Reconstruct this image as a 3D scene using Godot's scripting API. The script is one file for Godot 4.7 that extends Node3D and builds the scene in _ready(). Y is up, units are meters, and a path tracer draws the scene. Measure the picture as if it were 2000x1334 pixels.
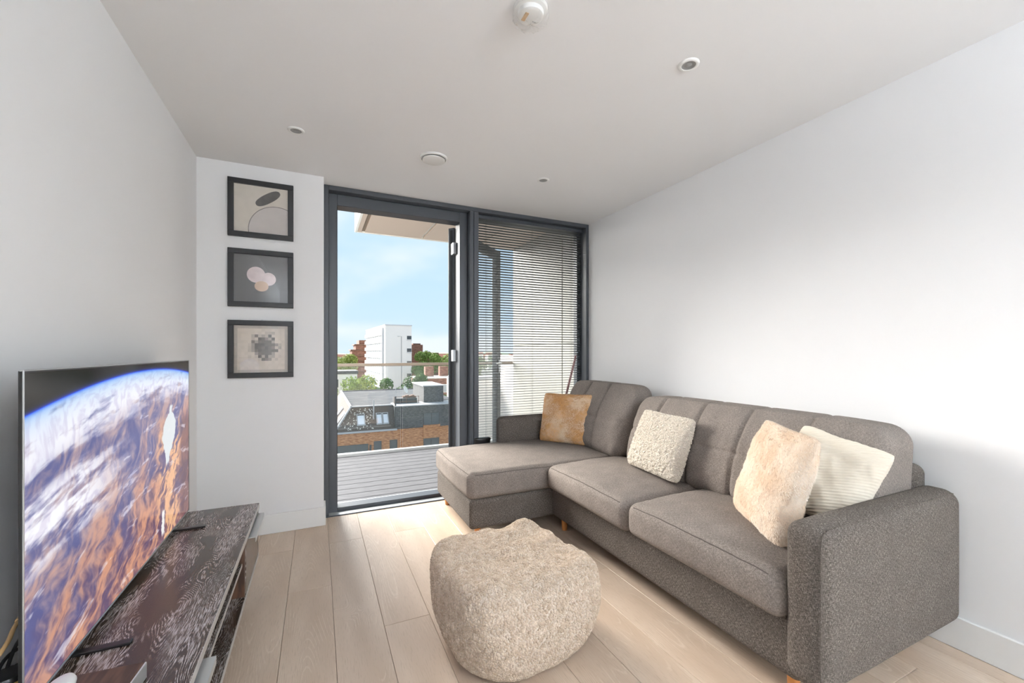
extends Node3D
# Living room with an L-shaped sofa, a television on a low stand and an open balcony door above the roofs.
# x runs to the right along the window wall, -z towards the window, y up, metres. The floor is y = 0.

const CEIL := 2.42
const LEFT := -0.684
const RIGHT := 2.357
const BACK := 3.2
const PICZ := -3.2
const WINZ := -3.337

var M := {}
var taken := {}


class Shape:
	var P := PackedVector3Array()
	var U := PackedVector2Array()
	var C := PackedColorArray()

	func tri(a: Vector3, b: Vector3, c: Vector3, ua := Vector2.INF, ub := Vector2.ZERO, uc := Vector2.ZERO) -> void:
		# a, b, c run counter-clockwise seen from outside; Godot wants clockwise
		P.append(a); P.append(c); P.append(b)
		if ua == Vector2.INF:
			var n := (b - a).cross(c - a).abs()
			for p in [a, c, b]:
				if n.x >= n.y and n.x >= n.z: U.append(Vector2(p.z, -p.y))
				elif n.y >= n.z: U.append(Vector2(p.x, p.z))
				else: U.append(Vector2(p.x, -p.y))
		else:
			U.append(ua); U.append(uc); U.append(ub)

	func quad(a: Vector3, b: Vector3, c: Vector3, d: Vector3, uvs := []) -> void:
		if uvs.is_empty():
			tri(a, b, c); tri(a, c, d)
		else:
			tri(a, b, c, uvs[0], uvs[1], uvs[2]); tri(a, c, d, uvs[0], uvs[2], uvs[3])

	func fan(pts: Array) -> void:
		for i in range(1, pts.size() - 1):
			tri(pts[0], pts[i], pts[i + 1])

	func box(lo: Vector3, hi: Vector3, b := 0.0, xf := Transform3D()) -> void:
		# a box between two corners with its edges cut at b
		var c := (lo + hi) / 2
		var h := (hi - lo) / 2
		b = minf(b, 0.49 * 2.0 * minf(h.x, minf(h.y, h.z)))
		var g := h - Vector3(b, b, b)
		var X := func(x, y, z): return xf * (c + Vector3(x, y, z))
		for s in [-1.0, 1.0]:
			var q := [X.call(s * h.x, -g.y, -g.z), X.call(s * h.x, g.y, -g.z), X.call(s * h.x, g.y, g.z), X.call(s * h.x, -g.y, g.z)]
			if s < 0: q.reverse()
			quad(q[0], q[1], q[2], q[3])
			q = [X.call(-g.x, s * h.y, -g.z), X.call(-g.x, s * h.y, g.z), X.call(g.x, s * h.y, g.z), X.call(g.x, s * h.y, -g.z)]
			if s < 0: q.reverse()
			quad(q[0], q[1], q[2], q[3])
			q = [X.call(-g.x, -g.y, s * h.z), X.call(g.x, -g.y, s * h.z), X.call(g.x, g.y, s * h.z), X.call(-g.x, g.y, s * h.z)]
			if s < 0: q.reverse()
			quad(q[0], q[1], q[2], q[3])
		if b <= 0.0: return
		for s in [-1.0, 1.0]:
			for t in [-1.0, 1.0]:
				var q := [X.call(s * h.x, t * g.y, -g.z), X.call(s * g.x, t * h.y, -g.z), X.call(s * g.x, t * h.y, g.z), X.call(s * h.x, t * g.y, g.z)]
				if s * t < 0: q.reverse()
				quad(q[0], q[1], q[2], q[3])
				q = [X.call(s * h.x, -g.y, t * g.z), X.call(s * h.x, g.y, t * g.z), X.call(s * g.x, g.y, t * h.z), X.call(s * g.x, -g.y, t * h.z)]
				if s * t < 0: q.reverse()
				quad(q[0], q[1], q[2], q[3])
				q = [X.call(-g.x, s * h.y, t * g.z), X.call(-g.x, s * g.y, t * h.z), X.call(g.x, s * g.y, t * h.z), X.call(g.x, s * h.y, t * g.z)]
				if s * t < 0: q.reverse()
				quad(q[0], q[1], q[2], q[3])
				for r in [-1.0, 1.0]:
					q = [X.call(s * h.x, t * g.y, r * g.z), X.call(s * g.x, t * h.y, r * g.z), X.call(s * g.x, t * g.y, r * h.z)]
					if s * t * r < 0: q.reverse()
					tri(q[0], q[1], q[2])

	func tube(path: Array, r0: float, r1 := -1.0, sides := 10, caps := true) -> void:
		if r1 < 0: r1 = r0
		var rings := []
		var prev := Vector3.ZERO
		for i in path.size():
			var d: Vector3 = (path[mini(i + 1, path.size() - 1)] - path[maxi(i - 1, 0)]).normalized()
			var a: Vector3 = (prev - d * prev.dot(d)) if prev != Vector3.ZERO else d.cross(Vector3.UP if absf(d.y) < 0.9 else Vector3.RIGHT)
			a = a.normalized()
			prev = a
			var b := d.cross(a)
			var r := lerpf(r0, r1, float(i) / maxf(1.0, path.size() - 1))
			var ring := []
			for k in sides:
				var t := TAU * k / sides
				ring.append(path[i] + (a * cos(t) + b * sin(t)) * r)
			rings.append(ring)
		for i in path.size() - 1:
			for k in sides:
				var m := (k + 1) % sides
				quad(rings[i][k], rings[i][m], rings[i + 1][m], rings[i + 1][k])
		if caps:
			var f: Array = rings[0].duplicate(); f.reverse(); fan(f)
			fan(rings[-1])

	func lathe(profile: Array, at: Vector3, sides := 32, xf := Basis()) -> void:
		# profile: Vector2(radius, height) from bottom to top, outside surface
		for i in profile.size() - 1:
			var p: Vector2 = profile[i]
			var q: Vector2 = profile[i + 1]
			for k in sides:
				var a := TAU * k / sides
				var b := TAU * (k + 1) / sides
				var P0 := at + xf * Vector3(p.x * cos(a), p.y, p.x * sin(a))
				var P1 := at + xf * Vector3(p.x * cos(b), p.y, p.x * sin(b))
				var Q0 := at + xf * Vector3(q.x * cos(a), q.y, q.x * sin(a))
				var Q1 := at + xf * Vector3(q.x * cos(b), q.y, q.x * sin(b))
				if p.x > 1e-6: tri(P0, Q1, P1)
				if q.x > 1e-6: tri(P0, Q0, Q1)

	func prism(poly: Array, d: Vector3) -> void:
		# poly: points in one plane, counter-clockwise seen from the side that d points to
		var n := poly.size()
		var idx := []
		var nn: Vector3 = d.normalized()
		var ax: Vector3 = (poly[1] - poly[0]).normalized()
		var ay := nn.cross(ax)
		var flat := PackedVector2Array()
		for p in poly: flat.append(Vector2((p - poly[0]).dot(ax), (p - poly[0]).dot(ay)))
		idx = Geometry2D.triangulate_polygon(flat)
		for i in range(0, idx.size(), 3):
			var a: Vector3 = poly[idx[i]]
			var b: Vector3 = poly[idx[i + 1]]
			var c: Vector3 = poly[idx[i + 2]]
			if (b - a).cross(c - a).dot(nn) < 0:
				var t := b
				b = c
				c = t
			tri(a + d, b + d, c + d)
			tri(a, c, b)
		for i in n:
			var j := (i + 1) % n
			quad(poly[i], poly[j], poly[j] + d, poly[i] + d)

	func mesh(angle := 40.0) -> ArrayMesh:
		# normals averaged between faces that meet at less than the angle
		var N := PackedVector3Array()
		N.resize(P.size())
		var fn := PackedVector3Array()
		var near := {}
		for i in range(0, P.size(), 3):
			var n := (P[i + 2] - P[i]).cross(P[i + 1] - P[i])
			fn.append(n)
			for k in 3:
				var key := Vector3i((P[i + k] * 20000.0).round())
				if not near.has(key): near[key] = PackedInt32Array()
				near[key].append(i / 3)
		var lim := cos(deg_to_rad(angle))
		for i in P.size():
			var own := fn[i / 3].normalized()
			var sum := Vector3.ZERO
			for f in near[Vector3i((P[i] * 20000.0).round())]:
				if fn[f].normalized().dot(own) > lim: sum += fn[f]
			N[i] = sum.normalized() if sum.length() > 1e-14 else own
		var A := []
		A.resize(Mesh.ARRAY_MAX)
		A[Mesh.ARRAY_VERTEX] = P
		A[Mesh.ARRAY_NORMAL] = N
		A[Mesh.ARRAY_TEX_UV] = U
		if C.size() == P.size(): A[Mesh.ARRAY_COLOR] = C
		var m := ArrayMesh.new()
		m.add_surface_from_arrays(Mesh.PRIMITIVE_TRIANGLES, A)
		return m


# ---------------------------------------------------------------- naming and placing
func numbered(called: String) -> String:
	if not taken.has(called):
		taken[called] = 0
		return called
	taken[called] += 1
	return "%s_%03d" % [called, taken[called]]


func tag(o: Node, label := "", category := "", group := "", kind := "") -> Node:
	for m in [["label", label], ["category", category], ["group", group], ["kind", kind]]:
		if m[1]: o.set_meta(m[0], m[1])
	return o


func thing(called: String, at: Vector3, label: String, category: String, group := "") -> Node3D:
	var o := Node3D.new()
	o.name = numbered(called)
	add_child(o, true)
	o.position = at
	tag(o, label, category, group)
	return o


func part(parent: Node3D, called: String, mesh: Mesh, m: Material, local := false) -> MeshInstance3D:
	# the mesh is given in world coordinates unless local
	var o := MeshInstance3D.new()
	o.name = called
	o.mesh = mesh
	o.material_override = m
	parent.add_child(o, true)
	if not local: o.position = -origin_of(parent)
	return o


func origin_of(n: Node) -> Vector3:
	var p := Vector3.ZERO
	while n is Node3D and n != self:
		p += n.position
		n = n.get_parent()
	return p


func single(called: String, mesh: Mesh, m: Material, label: String, category: String, group := "", kind := "") -> MeshInstance3D:
	var o := MeshInstance3D.new()
	o.name = numbered(called)
	o.mesh = mesh
	o.material_override = m
	add_child(o, true)
	tag(o, label, category, group, kind)
	return o


func structure(called: String, mesh: Mesh, m: Material, label := "") -> MeshInstance3D:
	var o := single(called, mesh, m, label, "", "", "structure")
	return o


func group_structure(called: String, label := "") -> Node3D:
	var o := Node3D.new()
	o.name = numbered(called)
	add_child(o, true)
	tag(o, label, "", "", "structure")
	return o


func bx(lo: Vector3, hi: Vector3, b := 0.0) -> ArrayMesh:
	var s := Shape.new()
	s.box(lo, hi, b)
	return s.mesh(20.0)


func V(x: float, y: float, z: float) -> Vector3:
	return Vector3(x, y, z)


# ---------------------------------------------------------------- shapes with many vertices
func grid_mesh(nu: int, nv: int, p: PackedVector3Array, wrap_u: bool, uv: PackedVector2Array, flip := false) -> ArrayMesh:
	# (nu) x (nv) points, row by row (v outer); smooth normals over the grid
	var N := PackedVector3Array()
	N.resize(p.size())
	var I := PackedInt32Array()
	var cols := nu if wrap_u else nu - 1
	for j in nv - 1:
		for i in cols:
			var a := j * nu + i
			var b := j * nu + (i + 1) % nu
			var c := b + nu
			var d := a + nu
			if flip: I.append_array(PackedInt32Array([a, b, c, a, c, d]))
			else: I.append_array(PackedInt32Array([a, c, b, a, d, c]))
	for t in range(0, I.size(), 3):
		var n := (p[I[t + 2]] - p[I[t]]).cross(p[I[t + 1]] - p[I[t]])
		for k in 3: N[I[t + k]] += n
	for i in N.size(): N[i] = N[i].normalized()
	var A := []
	A.resize(Mesh.ARRAY_MAX)
	A[Mesh.ARRAY_VERTEX] = p
	A[Mesh.ARRAY_NORMAL] = N
	A[Mesh.ARRAY_TEX_UV] = uv
	A[Mesh.ARRAY_INDEX] = I
	var m := ArrayMesh.new()
	m.add_surface_from_arrays(Mesh.PRIMITIVE_TRIANGLES, A)
	return m


func ticks(h: float, r: float, n: int) -> PackedFloat32Array:
	var out := PackedFloat32Array()
	for k in 5: out.append(-h + r - r * tan((5 - k) / 5.0 * PI / 4))
	for k in n + 1: out.append(lerpf(-h + r, h - r, float(k) / n))
	for k in range(1, 6): out.append(h - r + r * tan(k / 5.0 * PI / 4))
	return out


func soft_box(lo: Vector3, hi: Vector3, r: float, n: Vector3i, deform: Callable) -> ArrayMesh:
	# a box with round edges whose surface points then pass through deform(point, relative position -1..1)
	var c := (lo + hi) / 2
	var h := (hi - lo) / 2
	var s := Shape.new()
	var T := [ticks(h.x, minf(r, h.x * 0.99), n.x), ticks(h.y, minf(r, h.y * 0.99), n.y), ticks(h.z, minf(r, h.z * 0.99), n.z)]
	for axis in 3:
		var ua := (axis + 1) % 3
		var va := (axis + 2) % 3
		for sg in [-1.0, 1.0]:
			var rows := []
			for v in T[va]:
				var row := []
				for u in T[ua]:
					var q := Vector3.ZERO
					q[axis] = sg * h[axis]
					q[ua] = u
					q[va] = v
					var g := Vector3(maxf(h.x - r, h.x * 0.01), maxf(h.y - r, h.y * 0.01), maxf(h.z - r, h.z * 0.01))
					var inner := q.clamp(-g, g)
					var d := q - inner
					var rr := Vector3(minf(r, h.x * 0.99), minf(r, h.y * 0.99), minf(r, h.z * 0.99))
					var e := (d / rr)
					if e.length() > 1e-6: e = e.normalized() * 1.0
					var pos := inner + e * rr
					row.append(deform.call(c + pos, pos / h))
				rows.append(row)
			for j in rows.size() - 1:
				for i in rows[0].size() - 1:
					if sg > 0: s.quad(rows[j][i], rows[j][i + 1], rows[j + 1][i + 1], rows[j + 1][i])
					else: s.quad(rows[j][i], rows[j + 1][i], rows[j + 1][i + 1], rows[j][i + 1])
	return s.mesh(75.0)


func keep(p: Vector3, _q: Vector3) -> Vector3:
	return p


# ---------------------------------------------------------------- textures
func noise(seed_: int, freq: float, oct := 3, type := FastNoiseLite.TYPE_SIMPLEX_SMOOTH) -> FastNoiseLite:
	var n := FastNoiseLite.new()
	n.seed = seed_
	n.frequency = freq
	n.noise_type = type
	n.fractal_octaves = oct
	n.fractal_type = FastNoiseLite.FRACTAL_FBM if oct > 1 else FastNoiseLite.FRACTAL_NONE
	return n


func field(w: int, h: int, sx: int, sy: int, seed_: int, freq: float, oct := 3, type := FastNoiseLite.TYPE_SIMPLEX_SMOOTH) -> PackedByteArray:
	# tiling noise of w x h bytes, stretched sx times across and sy times down
	var im := noise(seed_, freq, oct, type).get_seamless_image(w / sx, h / sy)
	im.convert(Image.FORMAT_L8)
	if sx > 1 or sy > 1: im.resize(w, h, Image.INTERPOLATE_CUBIC)
	return im.get_data()


func texture(w: int, h: int, bytes: PackedByteArray, format := Image.FORMAT_RGB8) -> ImageTexture:
	return ImageTexture.create_from_image(Image.create_from_data(w, h, false, format, bytes))


func mat(called: String, c: Color, rough := 0.6, metal := 0.0, spec := 0.5) -> StandardMaterial3D:
	var m := StandardMaterial3D.new()
	m.resource_name = called
	m.albedo_color = c
	m.roughness = rough
	m.metallic = metal
	m.metallic_specular = spec
	M[called] = m
	return m


func glass(called: String, c: Color, alpha: float) -> StandardMaterial3D:
	var m := mat(called, Color(c.r, c.g, c.b, alpha), 0.02)
	m.transparency = BaseMaterial3D.TRANSPARENCY_ALPHA
	return m


func triplanar(m: StandardMaterial3D, tex: Texture2D, metres: float) -> StandardMaterial3D:
	m.albedo_texture = tex
	m.uv1_triplanar = true
	m.uv1_triplanar_sharpness = 8.0
	m.uv1_scale = Vector3.ONE / metres
	return m


func bump(m: StandardMaterial3D, tex: Texture2D, cm: float) -> void:
	m.heightmap_enabled = true
	m.heightmap_texture = tex
	m.heightmap_scale = cm


func mix3(a: Vector3, b: Vector3, t: float) -> Vector3:
	return a + (b - a) * clampf(t, 0.0, 1.0)


func step(a: float, b: float, x: float) -> float:
	var t := clampf((x - a) / (b - a), 0.0, 1.0)
	return t * t * (3.0 - 2.0 * t)


func rgb8(out: PackedByteArray, i: int, c: Vector3) -> void:
	out[i * 3] = clampi(int(c.x), 0, 255)
	out[i * 3 + 1] = clampi(int(c.y), 0, 255)
	out[i * 3 + 2] = clampi(int(c.z), 0, 255)


func oak_texture() -> ImageTexture:
	# pale brushed oak, grain down the picture: 1 m across, 2 m along
	var w := 768
	var h := 1536
	var broad := field(w, h, 2, 12, 11, 0.012, 3)
	var lines := field(w, h, 2, 16, 12, 0.008, 2)
	var pores := field(w, h, 1, 16, 13, 0.28, 2)
	var patch := field(w, h, 4, 8, 14, 0.02, 3)
	var out := PackedByteArray()
	out.resize(w * h * 3)
	var a := Vector3(212, 192, 172)
	var b := Vector3(188, 165, 143)
	var lime := Vector3(232, 219, 204)
	for i in w * h:
		var g := lines[i] / 255.0 * 22.0
		var ring := absf(g - floorf(g) - 0.5) * 2.0
		var c := mix3(a, b, broad[i] / 255.0 * 0.9)
		var open := step(118.0, 175.0, float(patch[i]))
		c = mix3(c, lime, step(0.70, 0.98, ring) * 0.38 * open)
		c = mix3(c, b * 0.93, step(150.0, 215.0, float(pores[i])) * 0.45)
		rgb8(out, i, c)
	return texture(w, h, out)


func limed_texture() -> ImageTexture:
	# dark stained oak with white rubbed into the open grain, grain down the picture: 0.5 m across, 1.5 m along
	var w := 768
	var h := 1536
	var lines := field(w, h, 2, 4, 31, 0.006, 2)
	var fine := field(w, h, 1, 12, 32, 0.20, 2)
	var patch := field(w, h, 2, 6, 33, 0.012, 3)
	var brown := field(w, h, 2, 8, 34, 0.02, 2)
	var wob := field(w, h, 1, 4, 35, 0.05, 2)
	var out := PackedByteArray()
	out.resize(w * h * 3)
	for i in w * h:
		var g := lines[i] / 255.0 * 30.0 + wob[i] / 255.0 * 0.8
		var ring := absf(g - floorf(g) - 0.5) * 2.0
		var c := mix3(Vector3(50, 38, 29), Vector3(70, 54, 40), brown[i] / 255.0)
		var where := step(52.0, 112.0, float(patch[i]))
		var streak := step(105.0, 160.0, float(fine[i]))
		var white := step(0.50, 0.70, ring) * (0.35 + 0.65 * streak) * where
		white = maxf(white, streak * step(138.0, 160.0, float(patch[i])) * 0.85)
		c = mix3(c, Vector3(196, 190, 190), white * 0.9)
		rgb8(out, i, c)
	return texture(w, h, out)


func linen_texture(a: Vector3, b: Vector3, hi: Vector3, seed_: int) -> ImageTexture:
	# melange weave: short threads across and down, each with its own tone
	var w := 640
	var across := field(w, w, 7, 1, seed_, 0.45, 1)
	var down := field(w, w, 1, 7, seed_ + 1, 0.45, 1)
	var slow := field(w, w, 4, 4, seed_ + 2, 0.03, 3)
	var out := PackedByteArray()
	out.resize(w * w * 3)
	for y in w:
		for x in w:
			var i := y * w + x
			var over := ((x / 3 + y / 3) % 2) == 0
			var t := (across[i] * 0.72 + down[i] * 0.28 if over else across[i] * 0.28 + down[i] * 0.72) / 255.0
			var c := mix3(a, b, step(0.28, 0.55, t))
			c = mix3(c, hi, step(0.58, 0.85, t))
			c *= 0.96 + 0.08 * slow[i] / 255.0
			rgb8(out, i, c)
	return texture(w, w, out)


func linen_height(seed_: int) -> ImageTexture:
	var w := 512
	var across := field(w, w, 8, 1, seed_, 0.30, 2)
	var down := field(w, w, 1, 8, seed_ + 1, 0.30, 2)
	var out := PackedByteArray()
	out.resize(w * w)
	for i in w * w: out[i] = (across[i] + down[i]) / 2
	return texture(w, w, out, Image.FORMAT_L8)


func two_tone(w: int, sx: int, sy: int, seed_: int, freq: float, a: Vector3, b: Vector3, lo := 60.0, hi := 200.0, oct := 4) -> ImageTexture:
	var f := field(w, w, sx, sy, seed_, freq, oct)
	var out := PackedByteArray()
	out.resize(w * w * 3)
	for i in w * w: rgb8(out, i, mix3(a, b, step(lo, hi, float(f[i]))))
	return texture(w, w, out)


func grain_height(w: int, seed_: int, freq: float, type := FastNoiseLite.TYPE_SIMPLEX_SMOOTH) -> ImageTexture:
	return texture(w, w, field(w, w, 1, 1, seed_, freq, 3, type), Image.FORMAT_L8)


func earth_texture() -> ImageTexture:
	# the picture on the television: the earth's rim against space, clouds, brown land and two pale lakes
	var w := 1024
	var h := 576
	var warp := noise(71, 2.2, 3)
	var land := noise(72, 5.0, 5)
	var cloud := noise(73, 2.6, 5)
	var fine := noise(74, 16.0, 4)
	var streak := noise(75, 9.0, 4)
	var out := PackedByteArray()
	out.resize(w * h * 3)
	for y in h:
		var r := (y + 0.5) / h
		for x in w:
			var s := (x + 0.5) / w
			var rim := 0.03 + 0.28 * (s - 0.6) * (s - 0.6)
			var d := r - rim
			var c := Vector3(9, 9, 10)
			if d < 0.0:
				var glow := exp(d * 130.0)
				c += Vector3(20, 60, 215) * glow
			else:
				var k := 1.0 + 1.6 * exp(-d * 9.0)      # the surface turns away towards the rim
				var wx := warp.get_noise_2d(s * 1.8, r * k * 2.0) * 0.035
				var u := s * 1.0 + wx
				var v := r * k + wx
				var l := land.get_noise_2d((u * 0.9 + v * 0.5) * 1.3, (v * 0.8 - u * 0.5) * 0.7)
				var st := streak.get_noise_2d((u * 0.9 + v * 0.5) * 2.2, (v * 0.8 - u * 0.6) * 0.7)
				var f := fine.get_noise_2d((u * 0.9 + v * 0.5) * 1.8, (v * 0.8 - u * 0.6) * 1.1)
				var t := 0.5 + l * 0.75 + st * 0.55 + f * 0.5
				var warm := step(0.42, 0.95, r * 0.8 + s * 0.35 + l * 0.3)
				var low := mix3(Vector3(96, 98, 146), Vector3(104, 78, 100), warm)
				var high := mix3(Vector3(176, 152, 158), Vector3(206, 150, 124), warm)
				c = mix3(low, high, step(-0.05, 1.0, t))
				var sand := step(0.62, 0.74, s + f * 0.05) * (1.0 - step(0.86, 0.92, s)) * step(0.28, 0.45, r)
				c = mix3(c, Vector3(232, 184, 140), sand * step(0.35, 0.7, t) * 0.85)
				c = mix3(c, Vector3(96, 66, 74), step(0.86, 0.93, s + f * 0.06) * step(0.3, 0.4, r) * 0.6)
				# lakes
				var lw := 0.062 * step(0.0, 0.10, r - 0.27) * (1.0 - step(0.40, 0.60, r)) + 0.012
				var lake := 1.0 - step(lw * 0.85, lw, absf(s - 0.775 + (r - 0.35) * 0.12 + f * 0.012))
				lake *= step(0.245, 0.26, r) * (1.0 - step(0.57, 0.60, r))
				c = mix3(c, Vector3(214, 219, 221), lake)
				var l2 := (1.0 - step(0.010, 0.014, absf(s - 0.705 + f * 0.012))) * step(0.82, 0.84, r) * (1.0 - step(0.95, 0.98, r))
				c = mix3(c, Vector3(230, 228, 226), l2)
				# clouds
				var cn := cloud.get_noise_2d(u * 1.3 - d * 0.6, (d + s * 0.12) * 4.2) + fine.get_noise_2d(u * 1.2, (d + s * 0.12) * 2.4) * 0.3
				var top := 1.0 - step(0.14, 0.34, d + s * 0.10)
				var mid := step(0.0, 0.6, 1.0 - absf(r - 0.50 + s * 0.20) * 5.5) * (1.0 - step(0.16, 0.52, s))
				var cl := step(0.25, 0.95, 0.5 + cn * 0.9 + (top - 0.5) * 1.1) * (top * 0.95)
				cl = maxf(cl, step(0.15, 0.9, 0.62 + cn * 1.1) * mid)
				cl = maxf(cl, step(0.88, 1.2, 0.52 + cn * 1.1) * 0.6)
				c = mix3(c, mix3(Vector3(240, 240, 247), Vector3(206, 196, 216), step(-0.2, 0.4, -f) * 0.5), cl)
				# air at the rim
				var blue := exp(-d * 26.0)
				c = mix3(c, Vector3(120, 176, 232), blue * 0.75)
				c = mix3(c, Vector3(40, 92, 230), exp(-d * 170.0))
			rgb8(out, y * w + x, c)
	return texture(w, h, out)


func print_texture(kind: int) -> ImageTexture:
	# three square prints: plain studies in the colours of the framed ones
	var w := 256
	var out := PackedByteArray()
	out.resize(w * w * 3)
	var n := noise(90 + kind, 0.02, 3)
	var cells := RandomNumberGenerator.new()
	cells.seed = 5
	var block := PackedFloat32Array()
	for i in 400: block.append(cells.randf_range(-0.14, 0.14))
	for y in w:
		var r := (y + 0.5) / w
		for x in w:
			var s := (x + 0.5) / w
			var c := Vector3(200, 196, 190)
			var e := n.get_noise_2d(x, y)
			if kind == 0:      # cream ground, a pale round hill and a dark slanting bar
				c = Vector3(216, 208, 196) + Vector3.ONE * e * 5.0
				var dd := Vector2(s - 0.78, r - 0.92).length()
				if dd < 0.52: c = Vector3(207, 200, 196) + Vector3.ONE * e * 4.0
				if absf(dd - 0.52) < 0.007: c = Vector3(110, 104, 100)
				var t := Vector2(s - 0.62, r - 0.24).rotated(0.62)
				if pow(absf(t.x / 0.27), 2.4) + pow(absf(t.y / 0.095), 2.4) < 1.0: c = Vector3(62, 59, 58) + Vector3.ONE * e * 30.0
			elif kind == 1:    # grey ground with a pale blush cluster of round shapes
				c = Vector3(76, 76, 78) + Vector3.ONE * e * 8.0
				for b in [[0.40, 0.42, 0.17, 0.17], [0.63, 0.50, 0.14, 0.14]]:
					var q := Vector2((s - b[0]) / b[2], (r - b[1]) / b[3]).length()
					if q < 1.0: c = Vector3(222, 206, 206) + Vector3.ONE * e * 14.0
				var m := Vector2((s - 0.5) / 0.13, (r - 0.66) / 0.11).length()
				if m < 1.0: c = Vector3(208, 178, 152) + Vector3.ONE * e * 14.0
			else:              # a mosaic of square tones
				var cx := int(s * 16.0)
				var cy := int(r * 16.0)
				var q := Vector2((cx + 0.5) / 16.0 - 0.56, (cy + 0.5) / 16.0 - 0.45)
				var k := 1.0 - step(0.17, 0.30, Vector2(q.x, q.y * 0.95).length() + block[cy * 16 + cx] * 0.5)
				c = Vector3(208, 196, 182) + Vector3.ONE * block[cy * 16 + cx] * 40.0
				c = mix3(c, Vector3(74, 66, 60) + Vector3.ONE * block[256 + (cy * 7 + cx) % 140] * 190.0, k)
				if cx == 0 or cy == 0 or cx == 15 or cy == 15: c = c * 0.86
			rgb8(out, y * w + x, c)
	return texture(w, w, out)


func sky_texture() -> ImageTexture:
	# light blue air with thin high cloud all round
	var w := 1024
	var h := 512
	var n := noise(5, 0.9, 5)
	var out := PackedByteArray()
	out.resize(w * h * 3)
	for y in h:
		var up := (0.5 - (y + 0.5) / h) * PI
		for x in w:
			var a := (x + 0.5) / w * TAU
			var d := Vector3(cos(a) * cos(up), sin(up), sin(a) * cos(up))
			var t := clampf(up / (PI / 2), 0.0, 1.0)
			var c := mix3(Vector3(198, 228, 250), Vector3(160, 205, 246), t)
			c = mix3(c, Vector3(218, 236, 250), exp(-absf(up) * 14.0))
			var q := d / (absf(d.y) + 0.35)
			var k := n.get_noise_3d(q.x * 1.3, q.y * 1.3, q.z * 1.3 + q.x * 0.4)
			c = mix3(c, Vector3(238, 245, 251), step(-0.28, 0.40, k) * 0.8)
			rgb8(out, y * w + x, c)
	return texture(w, h, out)


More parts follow.
